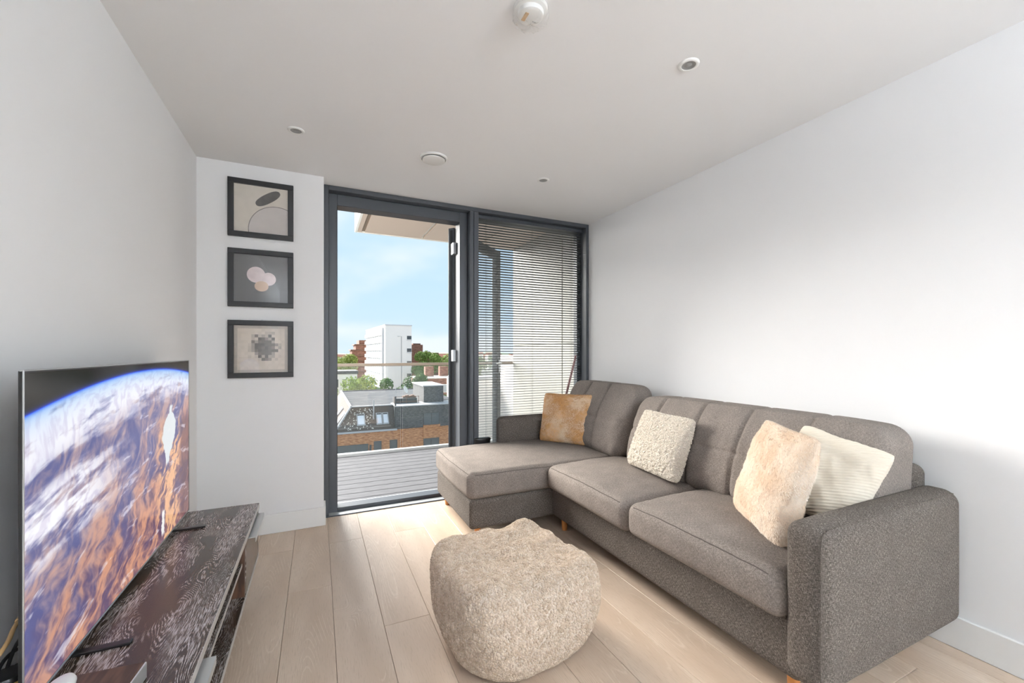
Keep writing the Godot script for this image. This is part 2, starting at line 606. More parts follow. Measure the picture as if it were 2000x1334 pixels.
func make_materials() -> void:
	mat("wall paint", Color8(240, 240, 240), 0.75)
	mat("ceiling paint", Color8(240, 240, 240), 0.85)
	mat("trim paint", Color8(240, 240, 238), 0.4)
	var m := mat("oak floor", Color.WHITE, 0.36)
	m.albedo_texture = oak_texture()
	m.uv1_scale = Vector3(1.0, 0.5, 1)
	m = mat("limed oak", Color.WHITE, 0.22)
	m.albedo_texture = limed_texture()
	m.uv1_scale = Vector3(2.0, 0.667, 1)
	var lh := linen_height(44)
	m = mat("sofa linen", Color.WHITE, 0.95, 0.0, 0.3)
	triplanar(m, linen_texture(Vector3(101, 94, 88), Vector3(133, 124, 117), Vector3(164, 154, 146), 41), 0.50)
	bump(m, lh, 0.06)
	m = mat("sofa tweed", Color.WHITE, 0.95, 0.0, 0.3)
	triplanar(m, linen_texture(Vector3(61, 56, 52), Vector3(100, 93, 87), Vector3(160, 151, 142), 47), 0.50)
	bump(m, lh, 0.08)
	mat("seam", Color8(92, 86, 81), 0.95, 0.0, 0.2)
	m = mat("sherpa", Color.WHITE, 1.0, 0.0, 0.2)
	triplanar(m, two_tone(512, 1, 1, 51, 0.05, Vector3(186, 170, 154), Vector3(212, 199, 184), 60, 190, 3), 0.25)
	m = mat("tan fur", Color.WHITE, 0.9, 0.0, 0.3)
	triplanar(m, two_tone(512, 1, 1, 52, 0.006, Vector3(196, 146, 96), Vector3(228, 200, 168), 70, 190, 4), 0.6)
	m.rim_enabled = true
	m.rim = 0.3
	m = mat("beige fur", Color.WHITE, 0.95, 0.0, 0.3)
	triplanar(m, two_tone(512, 1, 1, 53, 0.008, Vector3(224, 200, 174), Vector3(236, 218, 198), 60, 190, 4), 0.5)
	m.rim_enabled = true
	m.rim = 0.3
	mat("ivory wool", Color8(214, 204, 190), 1.0, 0.0, 0.2)
	mat("ivory cotton", Color8(226, 217, 200), 0.95, 0.0, 0.2)
	mat("anthracite", Color8(72, 76, 82), 0.38)
	mat("dark gasket", Color8(26, 28, 31), 0.55)
	mat("steel", Color8(196, 198, 200), 0.28, 0.9)
	mat("aluminium", Color8(206, 208, 208), 0.35, 0.6)
	m = mat("slat paint", Color8(82, 86, 85), 0.45)
	glass("window glass", Color(0.90, 0.96, 0.95), 0.03)
	glass("balustrade glass", Color(0.90, 0.97, 0.95), 0.015)
	glass("picture glass", Color(1, 1, 1), 0.03)
	glass("plastic film", Color(0.96, 0.95, 0.93), 0.16)
	mat("pale edge", Color8(186, 181, 176), 0.3)
	mat("leg wood", Color8(196, 132, 74), 0.5)
	mat("black lacquer", Color8(30, 31, 33), 0.4)
	mat("black plastic", Color8(20, 20, 21), 0.35)
	mat("black rubber", Color8(24, 24, 25), 0.7)
	mat("white plastic", Color8(236, 236, 233), 0.4)
	mat("grey plastic", Color8(150, 150, 148), 0.4)
	mat("brass", Color8(196, 158, 96), 0.35, 0.7)
	mat("tan plug", Color8(186, 150, 104), 0.5)
	m = mat("walnut", Color.WHITE, 0.5)
	triplanar(m, two_tone(256, 1, 6, 54, 0.04, Vector3(58, 38, 28), Vector3(92, 64, 48), 60, 200, 3), 0.3)
	m = mat("screen", Color8(8, 8, 9), 0.12, 0.0, 0.2)
	m.emission_enabled = true
	m.emission = Color.BLACK
	m.emission_texture = earth_texture()
	m.emission_energy_multiplier = 0.95
	for k in 3:
		m = mat("print %d" % k, Color.WHITE, 0.6)
		m.albedo_texture = print_texture(k)
	m = mat("deck", Color.WHITE, 0.8, 0.0, 0.3)
	triplanar(m, two_tone(512, 6, 1, 55, 0.05, Vector3(96, 96, 99), Vector3(106, 106, 109), 60, 200, 4), 0.8)
	mat("handrail", Color8(150, 136, 122), 0.45)
	mat("soffit panel", Color8(204, 186, 172), 0.6)
	mat("soffit edge", Color8(140, 124, 108), 0.55)
	mat("render white", Color8(236, 234, 228), 0.8)
	mat("partition cladding", Color8(152, 151, 144), 0.6)
	# across the street
	m = mat("orange brick", Color.WHITE, 0.9)
	triplanar(m, two_tone(512, 5, 1, 56, 0.06, Vector3(158, 98, 58), Vector3(206, 148, 98), 50, 210, 4), 4.0)
	m = mat("red brick", Color.WHITE, 0.9)
	triplanar(m, two_tone(256, 4, 1, 57, 0.06, Vector3(122, 84, 70), Vector3(156, 114, 96), 50, 210, 4), 6.0)
	m = mat("slate", Color.WHITE, 0.7)
	triplanar(m, two_tone(512, 6, 1, 58, 0.07, Vector3(60, 60, 62), Vector3(98, 97, 98), 50, 210, 4), 3.0)
	m = mat("stained slate", Color.WHITE, 0.85)
	triplanar(m, two_tone(512, 1, 1, 59, 0.05, Vector3(66, 56, 52), Vector3(100, 88, 80), 60, 200, 4), 3.0)
	m = mat("roof felt", Color.WHITE, 1.0, 0.0, 0.1)
	triplanar(m, two_tone(512, 3, 1, 60, 0.02, Vector3(92, 94, 97), Vector3(112, 113, 115), 60, 200, 4), 12.0)
	mat("lichen", Color8(226, 220, 210), 0.9)
	mat("dark pane", Color8(70, 76, 80), 0.15)
	mat("pale pane", Color8(226, 230, 236), 0.3)
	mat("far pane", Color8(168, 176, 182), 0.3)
	mat("tower white", Color8(250, 244, 238), 0.8)
	mat("tower band", Color8(214, 213, 214), 0.8)
	mat("rust", Color8(122, 92, 76), 0.85)
	mat("dark metal", Color8(58, 60, 63), 0.6)
	mat("lead", Color8(176, 176, 178), 0.6)
	mat("red tile", Color8(168, 112, 92), 0.9)
	mat("asphalt", Color8(118, 120, 118), 0.95)
	mat("bark", Color8(96, 80, 64), 0.95)
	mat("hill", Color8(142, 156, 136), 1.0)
	m = mat("pile", Color.WHITE, 1.0, 0.0, 0.2)
	m.vertex_color_use_as_albedo = true
	m = mat("leaves", Color.WHITE, 0.8, 0.0, 0.3)
	m.vertex_color_use_as_albedo = true
	m.backlight_enabled = true
	m.backlight = Color(0.3, 0.4, 0.12)
	m = mat("maroon stripe", Color.WHITE, 0.6)
	triplanar(m, two_tone(128, 1, 1, 61, 0.14, Vector3(116, 74, 76), Vector3(214, 190, 186), 120, 190, 2), 0.12)


func _ready() -> void:
	# ------------------------------------------------ camera
	var cam := Camera3D.new()
	cam.name = "camera"
	add_child(cam)
	cam.projection = Camera3D.PROJECTION_FRUSTUM
	cam.near = 0.05
	cam.far = 4000.0
	cam.size = 0.05 * 1334.0 / 820.0
	cam.frustum_offset = Vector2(0.0, 0.05 * 21.0 / 820.0)
	cam.position = V(0, 1.2, 0)
	cam.rotation_degrees = V(0, -24.86, 0)
	cam.current = true
	# ------------------------------------------------ sky, sun, exposure
	var env := Environment.new()
	env.tonemap_mode = Environment.TONE_MAPPER_LINEAR
	env.tonemap_exposure = 1.18
	env.background_mode = Environment.BG_SKY
	var sky := Sky.new()
	var pano := PanoramaSkyMaterial.new()
	pano.panorama = sky_texture()
	pano.energy_multiplier = 0.95
	sky.sky_material = pano
	env.sky = sky
	env.sdfgi_enabled = true
	env.ssao_enabled = true
	env.ssil_enabled = true
	var world := WorldEnvironment.new()
	world.name = "world"
	world.environment = env
	add_child(world)
	var sun := DirectionalLight3D.new()
	sun.name = "sun"
	sun.light_energy = 4.7
	sun.light_color = Color(1.0, 0.985, 0.96)
	sun.light_angular_distance = 45.0
	sun.shadow_enabled = true
	sun.sky_mode = DirectionalLight3D.SKY_MODE_LIGHT_ONLY
	sun.rotation_degrees = V(-27, -153, 0)
	add_child(sun)
	make_materials()
	build_room()
	build_lamps()
	build_balcony()
	build_sofa()
	build_pouf()
	build_stand()
	build_television()
	build_cushions()
	build_pictures()
	build_small_things()
	build_town()


# ---------------------------------------------------------------- the room
func build_room() -> void:
	var T := 0.16
	# floor: a slab with planks laid on it
	var fl := structure("floor", bx(V(LEFT - T, -0.3, -3.45), V(RIGHT + T, -0.014, BACK + T)), M["dark gasket"], "pale oak plank floor of the living room")
	var rng := RandomNumberGenerator.new()
	rng.seed = 3
	var joints := {-2: [-2.3, -0.5], -1: [-2.868, -0.95], 0: [-2.357, -0.45], 1: [-2.87, -0.95], 2: [-1.903, 0.0], 3: [-2.87, -0.95], 4: [-2.2, -0.3], 5: [-1.6, 0.3], 6: [-2.6, -0.7], 7: [-1.9, 0.0], 8: [-2.4, -0.5], 9: [-1.2, 0.7], 10: [-2.7, -0.8], 11: [-1.7, 0.2]}
	for k in range(-3, 13):
		var x0 := maxf(LEFT, 0.066 + 0.2 * (k - 1))
		var x1 := minf(RIGHT, 0.066 + 0.2 * k)
		if x1 - x0 < 0.01: continue
		var cuts := [-3.35]
		for z in joints.get(k, [-2.5, -0.6]): cuts.append(z)
		cuts.append(cuts[-1] + 1.9)
		cuts.append(BACK)
		for i in cuts.size() - 1:
			if cuts[i + 1] > BACK or cuts[i + 1] - cuts[i] < 0.02: continue
			var s := Shape.new()
			s.box(V(x0 + 0.0006, -0.015, cuts[i] + 0.0006), V(x1 - 0.0006, 0.0, cuts[i + 1] - 0.0006), 0.0012)
			var du := 0.2 * rng.randi_range(0, 4) + 0.013 - x0
			var dv := rng.randf_range(0.0, 2.0)
			for n in s.U.size(): s.U[n] += Vector2(du, dv)
			part(fl, "plank", s.mesh(20.0), M["oak floor"])
	structure("ceiling", bx(V(LEFT - T, CEIL, -3.45), V(RIGHT + T, CEIL + 0.3, BACK + T)), M["ceiling paint"], "white plasterboard ceiling")
	structure("wall_left", bx(V(LEFT - T, 0, -3.45), V(LEFT, CEIL, BACK + T)), M["wall paint"], "white wall behind the television")
	structure("wall_right", bx(V(RIGHT, 0, -3.45), V(RIGHT + T, CEIL, BACK + T)), M["wall paint"], "white wall behind the sofa")
	structure("wall_back", bx(V(LEFT, 0, BACK), V(RIGHT, CEIL, BACK + T)), M["wall paint"], "white wall opposite the window")
	structure("wall_front", bx(V(LEFT, 0, -3.45), V(0.04, CEIL, PICZ)), M["wall paint"], "narrow white wall with three framed pictures beside the balcony door")
	var b := Shape.new()
	b.box(V(LEFT, 0, PICZ), V(0.052, 0.128, PICZ + 0.016), 0.003)
	b.box(V(0.04, 0, WINZ + 0.01), V(0.052, 0.128, PICZ), 0.002)
	structure("baseboard_front", b.mesh(20.0), M["trim paint"], "white baseboard under the pictures")
	structure("baseboard_left", bx(V(LEFT, 0, PICZ + 0.016), V(LEFT + 0.014, 0.128, BACK), 0.003), M["trim paint"], "white baseboard behind the television stand")
	structure("baseboard_right", bx(V(RIGHT - 0.014, 0, WINZ), V(RIGHT, 0.13, BACK), 0.003), M["trim paint"], "white baseboard behind the sofa")
	structure("baseboard_back", bx(V(LEFT + 0.014, 0, BACK - 0.014), V(RIGHT - 0.014, 0.13, BACK), 0.003), M["trim paint"], "white baseboard of the far side")
	# the glazed front: outer frame, door frame, fixed window
	var A: Material = M["anthracite"]
	var fr := group_structure("trim_1", "dark grey metal frame round balcony door and window")
	var put := func(called, lo, hi, bev, m): return part(fr, called, bx(lo, hi, bev), m)
	put.call("jamb", V(0.042, 0, -3.46), V(0.074, 2.42, WINZ), 0.002, A)
	put.call("jamb", V(2.326, 0, -3.46), V(2.357, 2.42, WINZ), 0.002, A)
	put.call("mullion", V(1.160, 0.0, -3.46), V(1.191, 2.385, WINZ), 0.002, A)
	put.call("mullion", V(1.195, 0.0, -3.46), V(1.236, 2.385, WINZ), 0.002, A)
	put.call("head", V(0.074, 2.386, -3.46), V(2.326, 2.42, WINZ), 0.002, A)
	put.call("threshold", V(0.074, -0.01, -3.40), V(2.326, 0.004, WINZ - 0.002), 0.001, M["aluminium"])
	put.call("threshold_edge", V(0.05, -0.01, WINZ - 0.002), V(2.326, 0.006, WINZ + 0.012), 0.002, A)
	put.call("threshold_track", V(0.134, -0.01, -3.62), V(1.092, 0.002, -3.53), 0.002, M["aluminium"])
	put.call("door_jamb", V(0.074, 0.0, -3.53), V(0.134, 2.386, -3.41), 0.003, A)
	put.call("door_jamb", V(1.092, 0.0, -3.53), V(1.160, 2.386, -3.41), 0.003, A)
	put.call("door_head", V(0.134, 2.302, -3.53), V(1.092, 2.386, -3.41), 0.003, A)
	put.call("door_sill", V(0.134, -0.01, -3.53), V(1.092, 0.028, -3.42), 0.003, A)
	put.call("gasket", V(0.134, 0.028, -3.475), V(0.138, 2.302, -3.455), 0.0, M["dark gasket"])
	var w := group_structure("window_1", "tall fixed window with a blind behind the chaise")
	for q in [[V(1.236, 0.03, -3.50), V(1.262, 2.386, -3.44)], [V(2.290, 0.03, -3.50), V(2.326, 2.386, -3.44)], [V(1.236, 2.345, -3.50), V(2.326, 2.386, -3.44)], [V(1.236, 0.0, -3.50), V(2.326, 0.07, -3.42)]]:
		part(w, "window_frame", bx(q[0], q[1], 0.002), A)
	part(w, "pane", bx(V(1.262, 0.07, -3.476), V(2.290, 2.345, -3.470)), M["window glass"])
	# venetian blind: every slat a piece of its own
	var bl := thing("venetian_blind", V(1.76, 2.33, -3.405), "grey venetian blind with open slats in the tall window", "blind")
	part(bl, "head_rail", bx(V(1.244, 2.352, -3.42), V(2.318, 2.384, -3.39), 0.002), A)
	var sl := Shape.new()
	var prof := []
	for k in 6:
		var a := (k / 5.0 - 0.5)
		prof.append(V(0, -0.0020 * a * a * 4.0 + a * 0.0062, a * 0.025))
	for k in 5:
		var p: Vector3 = prof[k]
		var q: Vector3 = prof[k + 1]
		var L := V(-0.526, 0, 0)
		var R := V(0.526, 0, 0)
		var up := V(0, 0.0005, 0)
		sl.quad(L + p + up, L + q + up, R + q + up, R + p + up)
		sl.quad(L + p, R + p, R + q, L + q)
	var slat_mesh := sl.mesh(60.0)
	for i in 100:
		var o := part(bl, "slat", slat_mesh, M["slat paint"], true)
		o.position = V(1.780, 2.340 - 0.0226 * i, -3.405) - bl.position
	part(bl, "bottom_rail", bx(V(1.256, 0.06, -3.418), V(2.304, 0.078, -3.392), 0.003), M["slat paint"])
	for x in [1.33, 1.78, 2.20]:
		for dz in [-0.0125, 0.0125]:
			var c := Shape.new()
			c.tube([V(x, 2.36, -3.405 + dz), V(x, 0.07, -3.405 + dz)], 0.0008, 0.0008, 5)
			part(bl, "ladder_cord", c.mesh(), M["slat paint"])


func build_lamps() -> void:
	# unlit recessed downlights
	var spots := [[V(1.428, CEIL, -1.30), "nearest recessed downlight above the sofa"], [V(-0.107, CEIL, -2.592), "recessed downlight above the framed pictures"], [V(1.45, CEIL, -2.604), "recessed downlight in front of the tall window"]]
	for s in spots:
		var d := thing("ceiling_downlight", s[0], s[1], "downlight", "recessed ceiling downlights")
		var y: float = CEIL
		var at: Vector3 = s[0]
		var b := Shape.new()
		b.lathe([Vector2(0.027, 0.0), Vector2(0.029, -0.006), Vector2(0.036, -0.008), Vector2(0.042, -0.004), Vector2(0.043, 0.0)], at, 40)
		for n in range(0, b.P.size(), 3):
			var t := b.P[n + 1]
			b.P[n + 1] = b.P[n + 2]
			b.P[n + 2] = t
		part(d, "bezel", b.mesh(50), M["white plastic"])
		var r := Shape.new()
		r.lathe([Vector2(0.0, -0.0012), Vector2(0.020, -0.0012), Vector2(0.0285, -0.0042)], at, 32)
		part(d, "reflector", r.mesh(60), M["grey plastic"])
		var l := Shape.new()
		l.lathe([Vector2(0.0, -0.005), Vector2(0.010, -0.004), Vector2(0.014, -0.001)], at, 24)
		part(d, "lens", l.mesh(60), M["grey plastic"])
	# round air valve
	var v := thing("air_valve", V(0.662, CEIL, -2.598), "round white ventilation valve in the ceiling", "vent")
	var ring := Shape.new()
	ring.lathe([Vector2(0.086, 0.0), Vector2(0.085, -0.008), Vector2(0.076, -0.011), Vector2(0.073, 0.0)], V(0.662, CEIL, -2.598), 48)
	part(v, "ring", ring.mesh(40), M["white plastic"])
	var disc := Shape.new()
	disc.lathe([Vector2(0.0, -0.026), Vector2(0.03, -0.0255), Vector2(0.062, -0.022), Vector2(0.070, -0.018), Vector2(0.070, -0.014), Vector2(0.0, -0.010)], V(0.662, CEIL, -2.598), 48)
	part(v, "disc", disc.mesh(40), M["white plastic"])
	var st := Shape.new()
	st.tube([V(0.662, CEIL, -2.598), V(0.662, CEIL - 0.015, -2.598)], 0.012)
	part(v, "stem", st.mesh(), M["white plastic"])
	# smoke alarm still under its plastic dust cover
	var c := V(0.687, CEIL, -1.325)
	var sm := thing("smoke_alarm", c, "white smoke alarm wrapped in clear plastic on the ceiling", "smoke alarm")
	var base := Shape.new()
	base.lathe([Vector2(0.0, -0.034), Vector2(0.034, -0.033), Vector2(0.044, -0.028), Vector2(0.046, -0.014), Vector2(0.058, -0.012), Vector2(0.060, 0.0)], c, 48)
	part(sm, "body", base.mesh(40), M["white plastic"])
	var slot := Shape.new()
	slot.box(c + V(0.012, -0.036, -0.012), c + V(0.026, -0.0325, -0.008), 0.001)
	part(sm, "test_mark", slot.mesh(), M["grey plastic"])
	var lab := Shape.new()
	lab.box(c + V(-0.028, -0.0355, -0.022), c + V(-0.014, -0.033, 0.018), 0.001)
	part(sm, "sticker", lab.mesh(), M["tan plug"])
	var film := PackedVector3Array()
	var fuv := PackedVector2Array()
	var nz := noise(8, 1.0, 3)
	var prof := [Vector2(0.064, -0.002), Vector2(0.066, -0.014), Vector2(0.063, -0.030), Vector2(0.060, -0.042), Vector2(0.050, -0.050), Vector2(0.036, -0.054), Vector2(0.018, -0.056), Vector2(0.001, -0.057)]
	for j in prof.size():
		for i in 48:
			var a := TAU * i / 48
			var k := nz.get_noise_3d(cos(a) * 3.0, sin(a) * 3.0, j * 0.8) * 0.009 * minf(1.0, j * 0.5)
			film.append(c + V(cos(a) * (prof[j].x + k), prof[j].y - k * 0.6, sin(a) * (prof[j].x + k)))
			fuv.append(Vector2(i, j))
	part(sm, "dust_cover", grid_mesh(48, prof.size(), film, true, fuv, true), M["plastic film"])
	# added fill lamp: an invented uplighter behind the camera, thrown off the ceiling
	var glow := mat("fill lamp glow", Color8(245, 244, 242), 0.4)
	glow.emission_enabled = true
	glow.emission = Color(0.92, 0.96, 1.0)
	glow.emission_energy_multiplier = 3.0
	for s in [[V(1.4, 0, 2.2), "added white uplighter behind the camera that fills the room with light"]]:
		var p := thing("added_fill_lamp", s[0], s[1], "lamp")
		var b := Shape.new()
		b.lathe([Vector2(0.0, 0.0), Vector2(0.15, 0.0), Vector2(0.15, 0.015), Vector2(0.02, 0.028), Vector2(0.014, 0.05), Vector2(0.014, 1.50), Vector2(0.03, 1.52), Vector2(0.10, 1.56), Vector2(0.19, 1.66), Vector2(0.20, 1.665), Vector2(0.185, 1.66), Vector2(0.09, 1.57), Vector2(0.0, 1.565)], s[0], 36)
		part(p, "stand", b.mesh(40), M["white plastic"])
		var g := Shape.new()
		g.lathe([Vector2(0.16, 1.628), Vector2(0.12, 1.634), Vector2(0.0, 1.636)], s[0], 36)
		part(p, "fill_lamp_glass", g.mesh(60), glow)
		var l := AreaLight3D.new()
		l.name = "added_uplight"
		l.area_size = Vector2(0.26, 0.26)
		l.light_energy = 23.0
		l.light_color = Color(0.92, 0.96, 1.0)
		l.area_range = 12.0
		l.shadow_enabled = true
		p.add_child(l)
		l.position = V(0, 1.645, 0)
		l.rotation_degrees = V(90, 0, 0)


# ---------------------------------------------------------------- outside the door
func build_balcony() -> void:
	var A: Material = M["anthracite"]
	# open door leaf, turned out past the tall window
	var d := group_structure("door_1", "dark grey glazed balcony door standing open outside the window")
	d.position = V(1.085, 0.0, -3.545)
	d.rotation_degrees = V(0, 42.0, 0)
	var leaf := func(called, lo, hi, m): return part(d, called, bx(lo, hi, 0.003), m, true)
	var W := 0.97
	leaf.call("stile", V(0.0, 0.03, -0.06), V(0.085, 2.29, 0.0), A)
	leaf.call("stile", V(W - 0.085, 0.03, -0.06), V(W, 2.29, 0.0), A)
	leaf.call("rail", V(0.085, 2.205, -0.06), V(W - 0.085, 2.29, 0.0), A)
	leaf.call("rail", V(0.085, 0.03, -0.06), V(W - 0.085, 0.12, 0.0), A)
	leaf.call("pane", V(0.085, 0.12, -0.033), V(W - 0.085, 2.205, -0.027), M["window glass"])
	leaf.call("gasket", V(-0.004, 0.05, -0.042), V(0.0, 2.27, -0.018), M["dark gasket"])
	leaf.call("handle", V(W - 0.06, 0.98, 0.0), V(W - 0.035, 1.12, 0.02), M["steel"])
	leaf.call("handle_lever", V(W - 0.15, 1.07, 0.02), V(W - 0.035, 1.09, 0.035), M["steel"])
	var hg := group_structure("trim_2", "steel door hinges")
	for y in [2.05, 1.12, 0.2]:
		part(hg, "hinge", bx(V(1.062, y, -3.565), V(1.092, y + 0.10, -3.50), 0.003), M["steel"])
	# deck boards
	var dk := group_structure("floor_balcony", "grey balcony deck of long boards")
	part(dk, "deck_slab", bx(V(-3.0, -0.35, -5.33), V(2.48, -0.055, -3.5)), M["dark gasket"])
	for i in 12:
		var z := -3.625 - 0.1412 * i
		part(dk, "deck_board", bx(V(-3.0, -0.052, z - 0.1325), V(2.48, -0.03, z), 0.002), M["deck"])
	# balustrade
	var bs := thing("glass_balustrade", V(0.9, -0.03, -5.33), "frameless glass balustrade with slim metal handrail", "balustrade")
	for q in [[-2.1, -0.585], [-0.575, 0.945], [0.965, 2.475]]:
		part(bs, "glass_panel", bx(V(q[0], -0.02, -5.345), V(q[1], 1.04, -5.328)), M["balustrade glass"])
	part(bs, "handrail", bx(V(-2.1, 1.03, -5.362), V(2.48, 1.066, -5.312), 0.006), M["handrail"])
	part(bs, "base_channel", bx(V(-2.1, -0.05, -5.375), V(2.48, 0.0, -5.30), 0.003), M["aluminium"])
	# slab of the balcony above, clad in beige panels
	var so := group_structure("ceiling_balcony", "beige panelled underside of the balcony above")
	part(so, "slab", bx(V(0.43, 2.66, -5.30), V(3.2, 3.1, -3.46)), M["render white"])
	part(so, "fascia", bx(V(0.402, 2.63, -5.33), V(0.43, 3.1, -3.46), 0.003), M["render white"])
	part(so, "fascia", bx(V(0.43, 2.63, -5.33), V(3.2, 3.1, -5.30), 0.003), M["render white"])
	part(so, "edge_strip", bx(V(0.43, 2.632, -5.30), V(0.475, 2.66, -3.46), 0.002), M["soffit panel"])
	part(so, "shadow_gap", bx(V(0.475, 2.648, -5.30), V(0.515, 2.66, -3.46)), M["soffit edge"])
	for q in [[0.515, 1.18], [1.215, 1.94], [1.975, 3.2]]:
		part(so, "soffit_panel", bx(V(q[0], 2.635, -5.30), V(q[1], 2.66, -3.46), 0.002), M["soffit panel"])
	# side partition
	var pt := group_structure("wall_balcony", "pale panelled partition at the end of the balcony")
	part(pt, "core", bx(V(2.50, -0.35, -5.30), V(2.62, 2.66, -3.46)), M["render white"])
	for q in [[-5.32, -4.03], [-4.015, -3.46]]:
		for h in [[-0.05, 1.285], [1.297, 2.63]]:
			part(pt, "cladding_panel", bx(V(2.482, h[0], q[0]), V(2.50, h[1], q[1]), 0.002), M["partition cladding"])
	structure("wall_outer", bx(V(-6.0, -22.0, -3.50), V(LEFT - 0.16, 9.0, -3.40)), M["render white"], "outer face of our own building")


# ---------------------------------------------------------------- sofa
func build_sofa() -> void:
	var so := thing("corner_sofa", V(1.75, 0, -2.0), "large grey fabric corner sofa with chaise by the window", "sofa")
	var L: Material = M["sofa linen"]
	var T: Material = M["sofa tweed"]
	var nz := noise(21, 3.0, 3)
	var fold := noise(22, 9.0, 2)
	# upholstered bases
	part(so, "base", soft_box(V(1.45, 0.085, -2.50), V(2.315, 0.315, -0.86), 0.035, Vector3i(4, 3, 12), keep), T)
	part(so, "chaise_base", soft_box(V(0.862, 0.085, -3.285), V(2.315, 0.275, -2.478), 0.028, Vector3i(8, 3, 6), keep), T)
	# near arm: a slab whose lower front corner is rounded
	var arm := func(p: Vector3, q: Vector3) -> Vector3:
		p.z += 0.008 * (1.0 - q.x * q.x) * (1.0 - q.y * q.y) * signf(q.z)
		p.y += 0.003 * nz.get_noise_3d(p.x * 2.0, 0.0, p.z)
		return p
	part(so, "arm", soft_box(V(1.398, 0.125, -0.892), V(2.325, 0.652, -0.757), 0.052, Vector3i(12, 8, 4), arm), T)
	part(so, "arm", soft_box(V(1.365, 0.12, -3.30), V(2.325, 0.66, -3.185), 0.05, Vector3i(10, 8, 3), keep), T)
	part(so, "back_frame", soft_box(V(2.235, 0.10, -3.29), V(2.338, 0.728, -0.868), 0.04, Vector3i(3, 6, 14), keep), T)
	# seat cushions
	var seats := [[V(1.392, 0.292, -2.462), V(2.02, 0.452, -1.668)], [V(1.392, 0.300, -1.662), V(2.02, 0.460, -0.888)]]
	for s in seats:
		var seat := func(p: Vector3, q: Vector3) -> Vector3:
			var crown := (1.0 - q.x * q.x * 0.7) * (1.0 - q.z * q.z)
			if q.y > 0: p.y += 0.030 * crown * q.y
			p.x -= 0.022 * (1.0 - q.z * q.z) * (1.0 - q.y * q.y * 0.6) * maxf(0.0, -q.x)
			p.y -= 0.010 * maxf(0.0, -q.x) * q.z * q.z
			if q.y > 0.5: p.y += 0.004 * nz.get_noise_3d(p.x * 3.0, 1.0, p.z * 3.0) + 0.0022 * fold.get_noise_3d(p.x * 2.6, 3.0, p.z * 0.7)
			return p
		var c := part(so, "seat_cushion", soft_box(s[0], s[1], 0.048, Vector3i(26, 5, 36), seat), L)
		part(c, "seam", edge_seam(s[0], s[1], seat, 0.048), M["seam"])
	# chaise cushion, longer and deeper
	var clo := V(0.848, 0.272, -3.287)
	var chi := V(2.10, 0.442, -2.468)
	var chaise := func(p: Vector3, q: Vector3) -> Vector3:
		if q.y > 0: p.y += 0.024 * (1.0 - q.x * q.x * 0.8) * (1.0 - q.z * q.z) * q.y
		p.x -= 0.012 * (1.0 - q.z * q.z) * maxf(0.0, -q.x)
		p.z += 0.010 * (1.0 - q.x * q.x) * maxf(0.0, q.z)
		if q.y > 0.5: p.y += 0.004 * nz.get_noise_3d(p.x * 2.0, 5.0, p.z * 2.0)
		return p
	var ch := part(so, "chaise_cushion", soft_box(clo, chi, 0.046, Vector3i(28, 5, 20), chaise), L)
	part(ch, "seam", edge_seam(clo, chi, chaise, 0.046), M["seam"])
	part(ch, "seam", side_seam(clo, chi, chaise, 0.046), M["seam"])
	# back cushions with stitched channels
	var backs := [[V(1.90, 0.43, -3.20), V(2.24, 0.955, -2.37), [-2.93, -2.68], 0.70, 0.15, 0.0], [V(1.868, 0.43, -2.285), V(2.24, 0.905, -0.868), [-2.06, -1.745, -1.46, -1.165], 0.685, 0.13, 0.02]]
	for s in backs:
		var lo: Vector3 = s[0]
		var hi: Vector3 = s[1]
		var back := func(p: Vector3, q: Vector3) -> Vector3:
			var up := (p.y - lo.y) / (hi.y - lo.y)
			var groove := 0.0
			for z in s[2]: groove += exp(-pow((p.z - z) / 0.011, 2.0))
			var line := exp(-pow((p.y - s[3]) / 0.011, 2.0))
			var front := maxf(0.0, -q.x)
			p.x += s[4] * up * up * front + 0.05 * up
			p.x -= 0.020 * front * (1.0 - q.z * q.z) * sin(PI * clampf(up, 0.0, 1.0))
			p.x += (0.014 * groove + 0.009 * line) * front
			if q.y > 0.4: p.y -= 0.007 * groove
			p.y -= 0.016 * absf(q.z) ** 6 * maxf(0.0, q.y)
			p.x += 0.006 * nz.get_noise_3d(p.x, p.y * 3.0, p.z * 3.0) * front + 0.003 * fold.get_noise_3d(p.z * 2.2, p.y * 0.6, 2.0) * front
			return p
		var c := part(so, "back_cushion", soft_box(lo, hi, 0.085, Vector3i(7, 34, int((hi.z - lo.z) * 90.0)), back), L)
		for z in s[2]:
			var path := []
			for k in 22:
				var y: float = lerpf(lo.y + 0.04, hi.y - 0.085, k / 21.0)
				var q := V(-1.0, (y - lo.y) / (hi.y - lo.y) * 2.0 - 1.0, (z - lo.z) / (hi.z - lo.z) * 2.0 - 1.0)
				path.append(back.call(V(lo.x, y, z), q) + V(0.0005, 0, 0))
			var t := Shape.new()
			t.tube(path, 0.0016, 0.0016, 6)
			part(c, "seam", t.mesh(), M["seam"])
	# piping along the outer edges of the near arm
	var ps := Shape.new()
	var rim := []
	for q in [[1.400, 0.20], [1.400, 0.60], [1.405, 0.622], [1.418, 0.640], [1.438, 0.648], [1.60, 0.652], [2.0, 0.652], [2.24, 0.651], [2.27, 0.646]]:
		rim.append(V(q[0] + 0.004, q[1] - 0.004, -0.771))
	ps.tube(rim, 0.0022, 0.0022, 6)
	part(so, "piping", ps.mesh(), T)
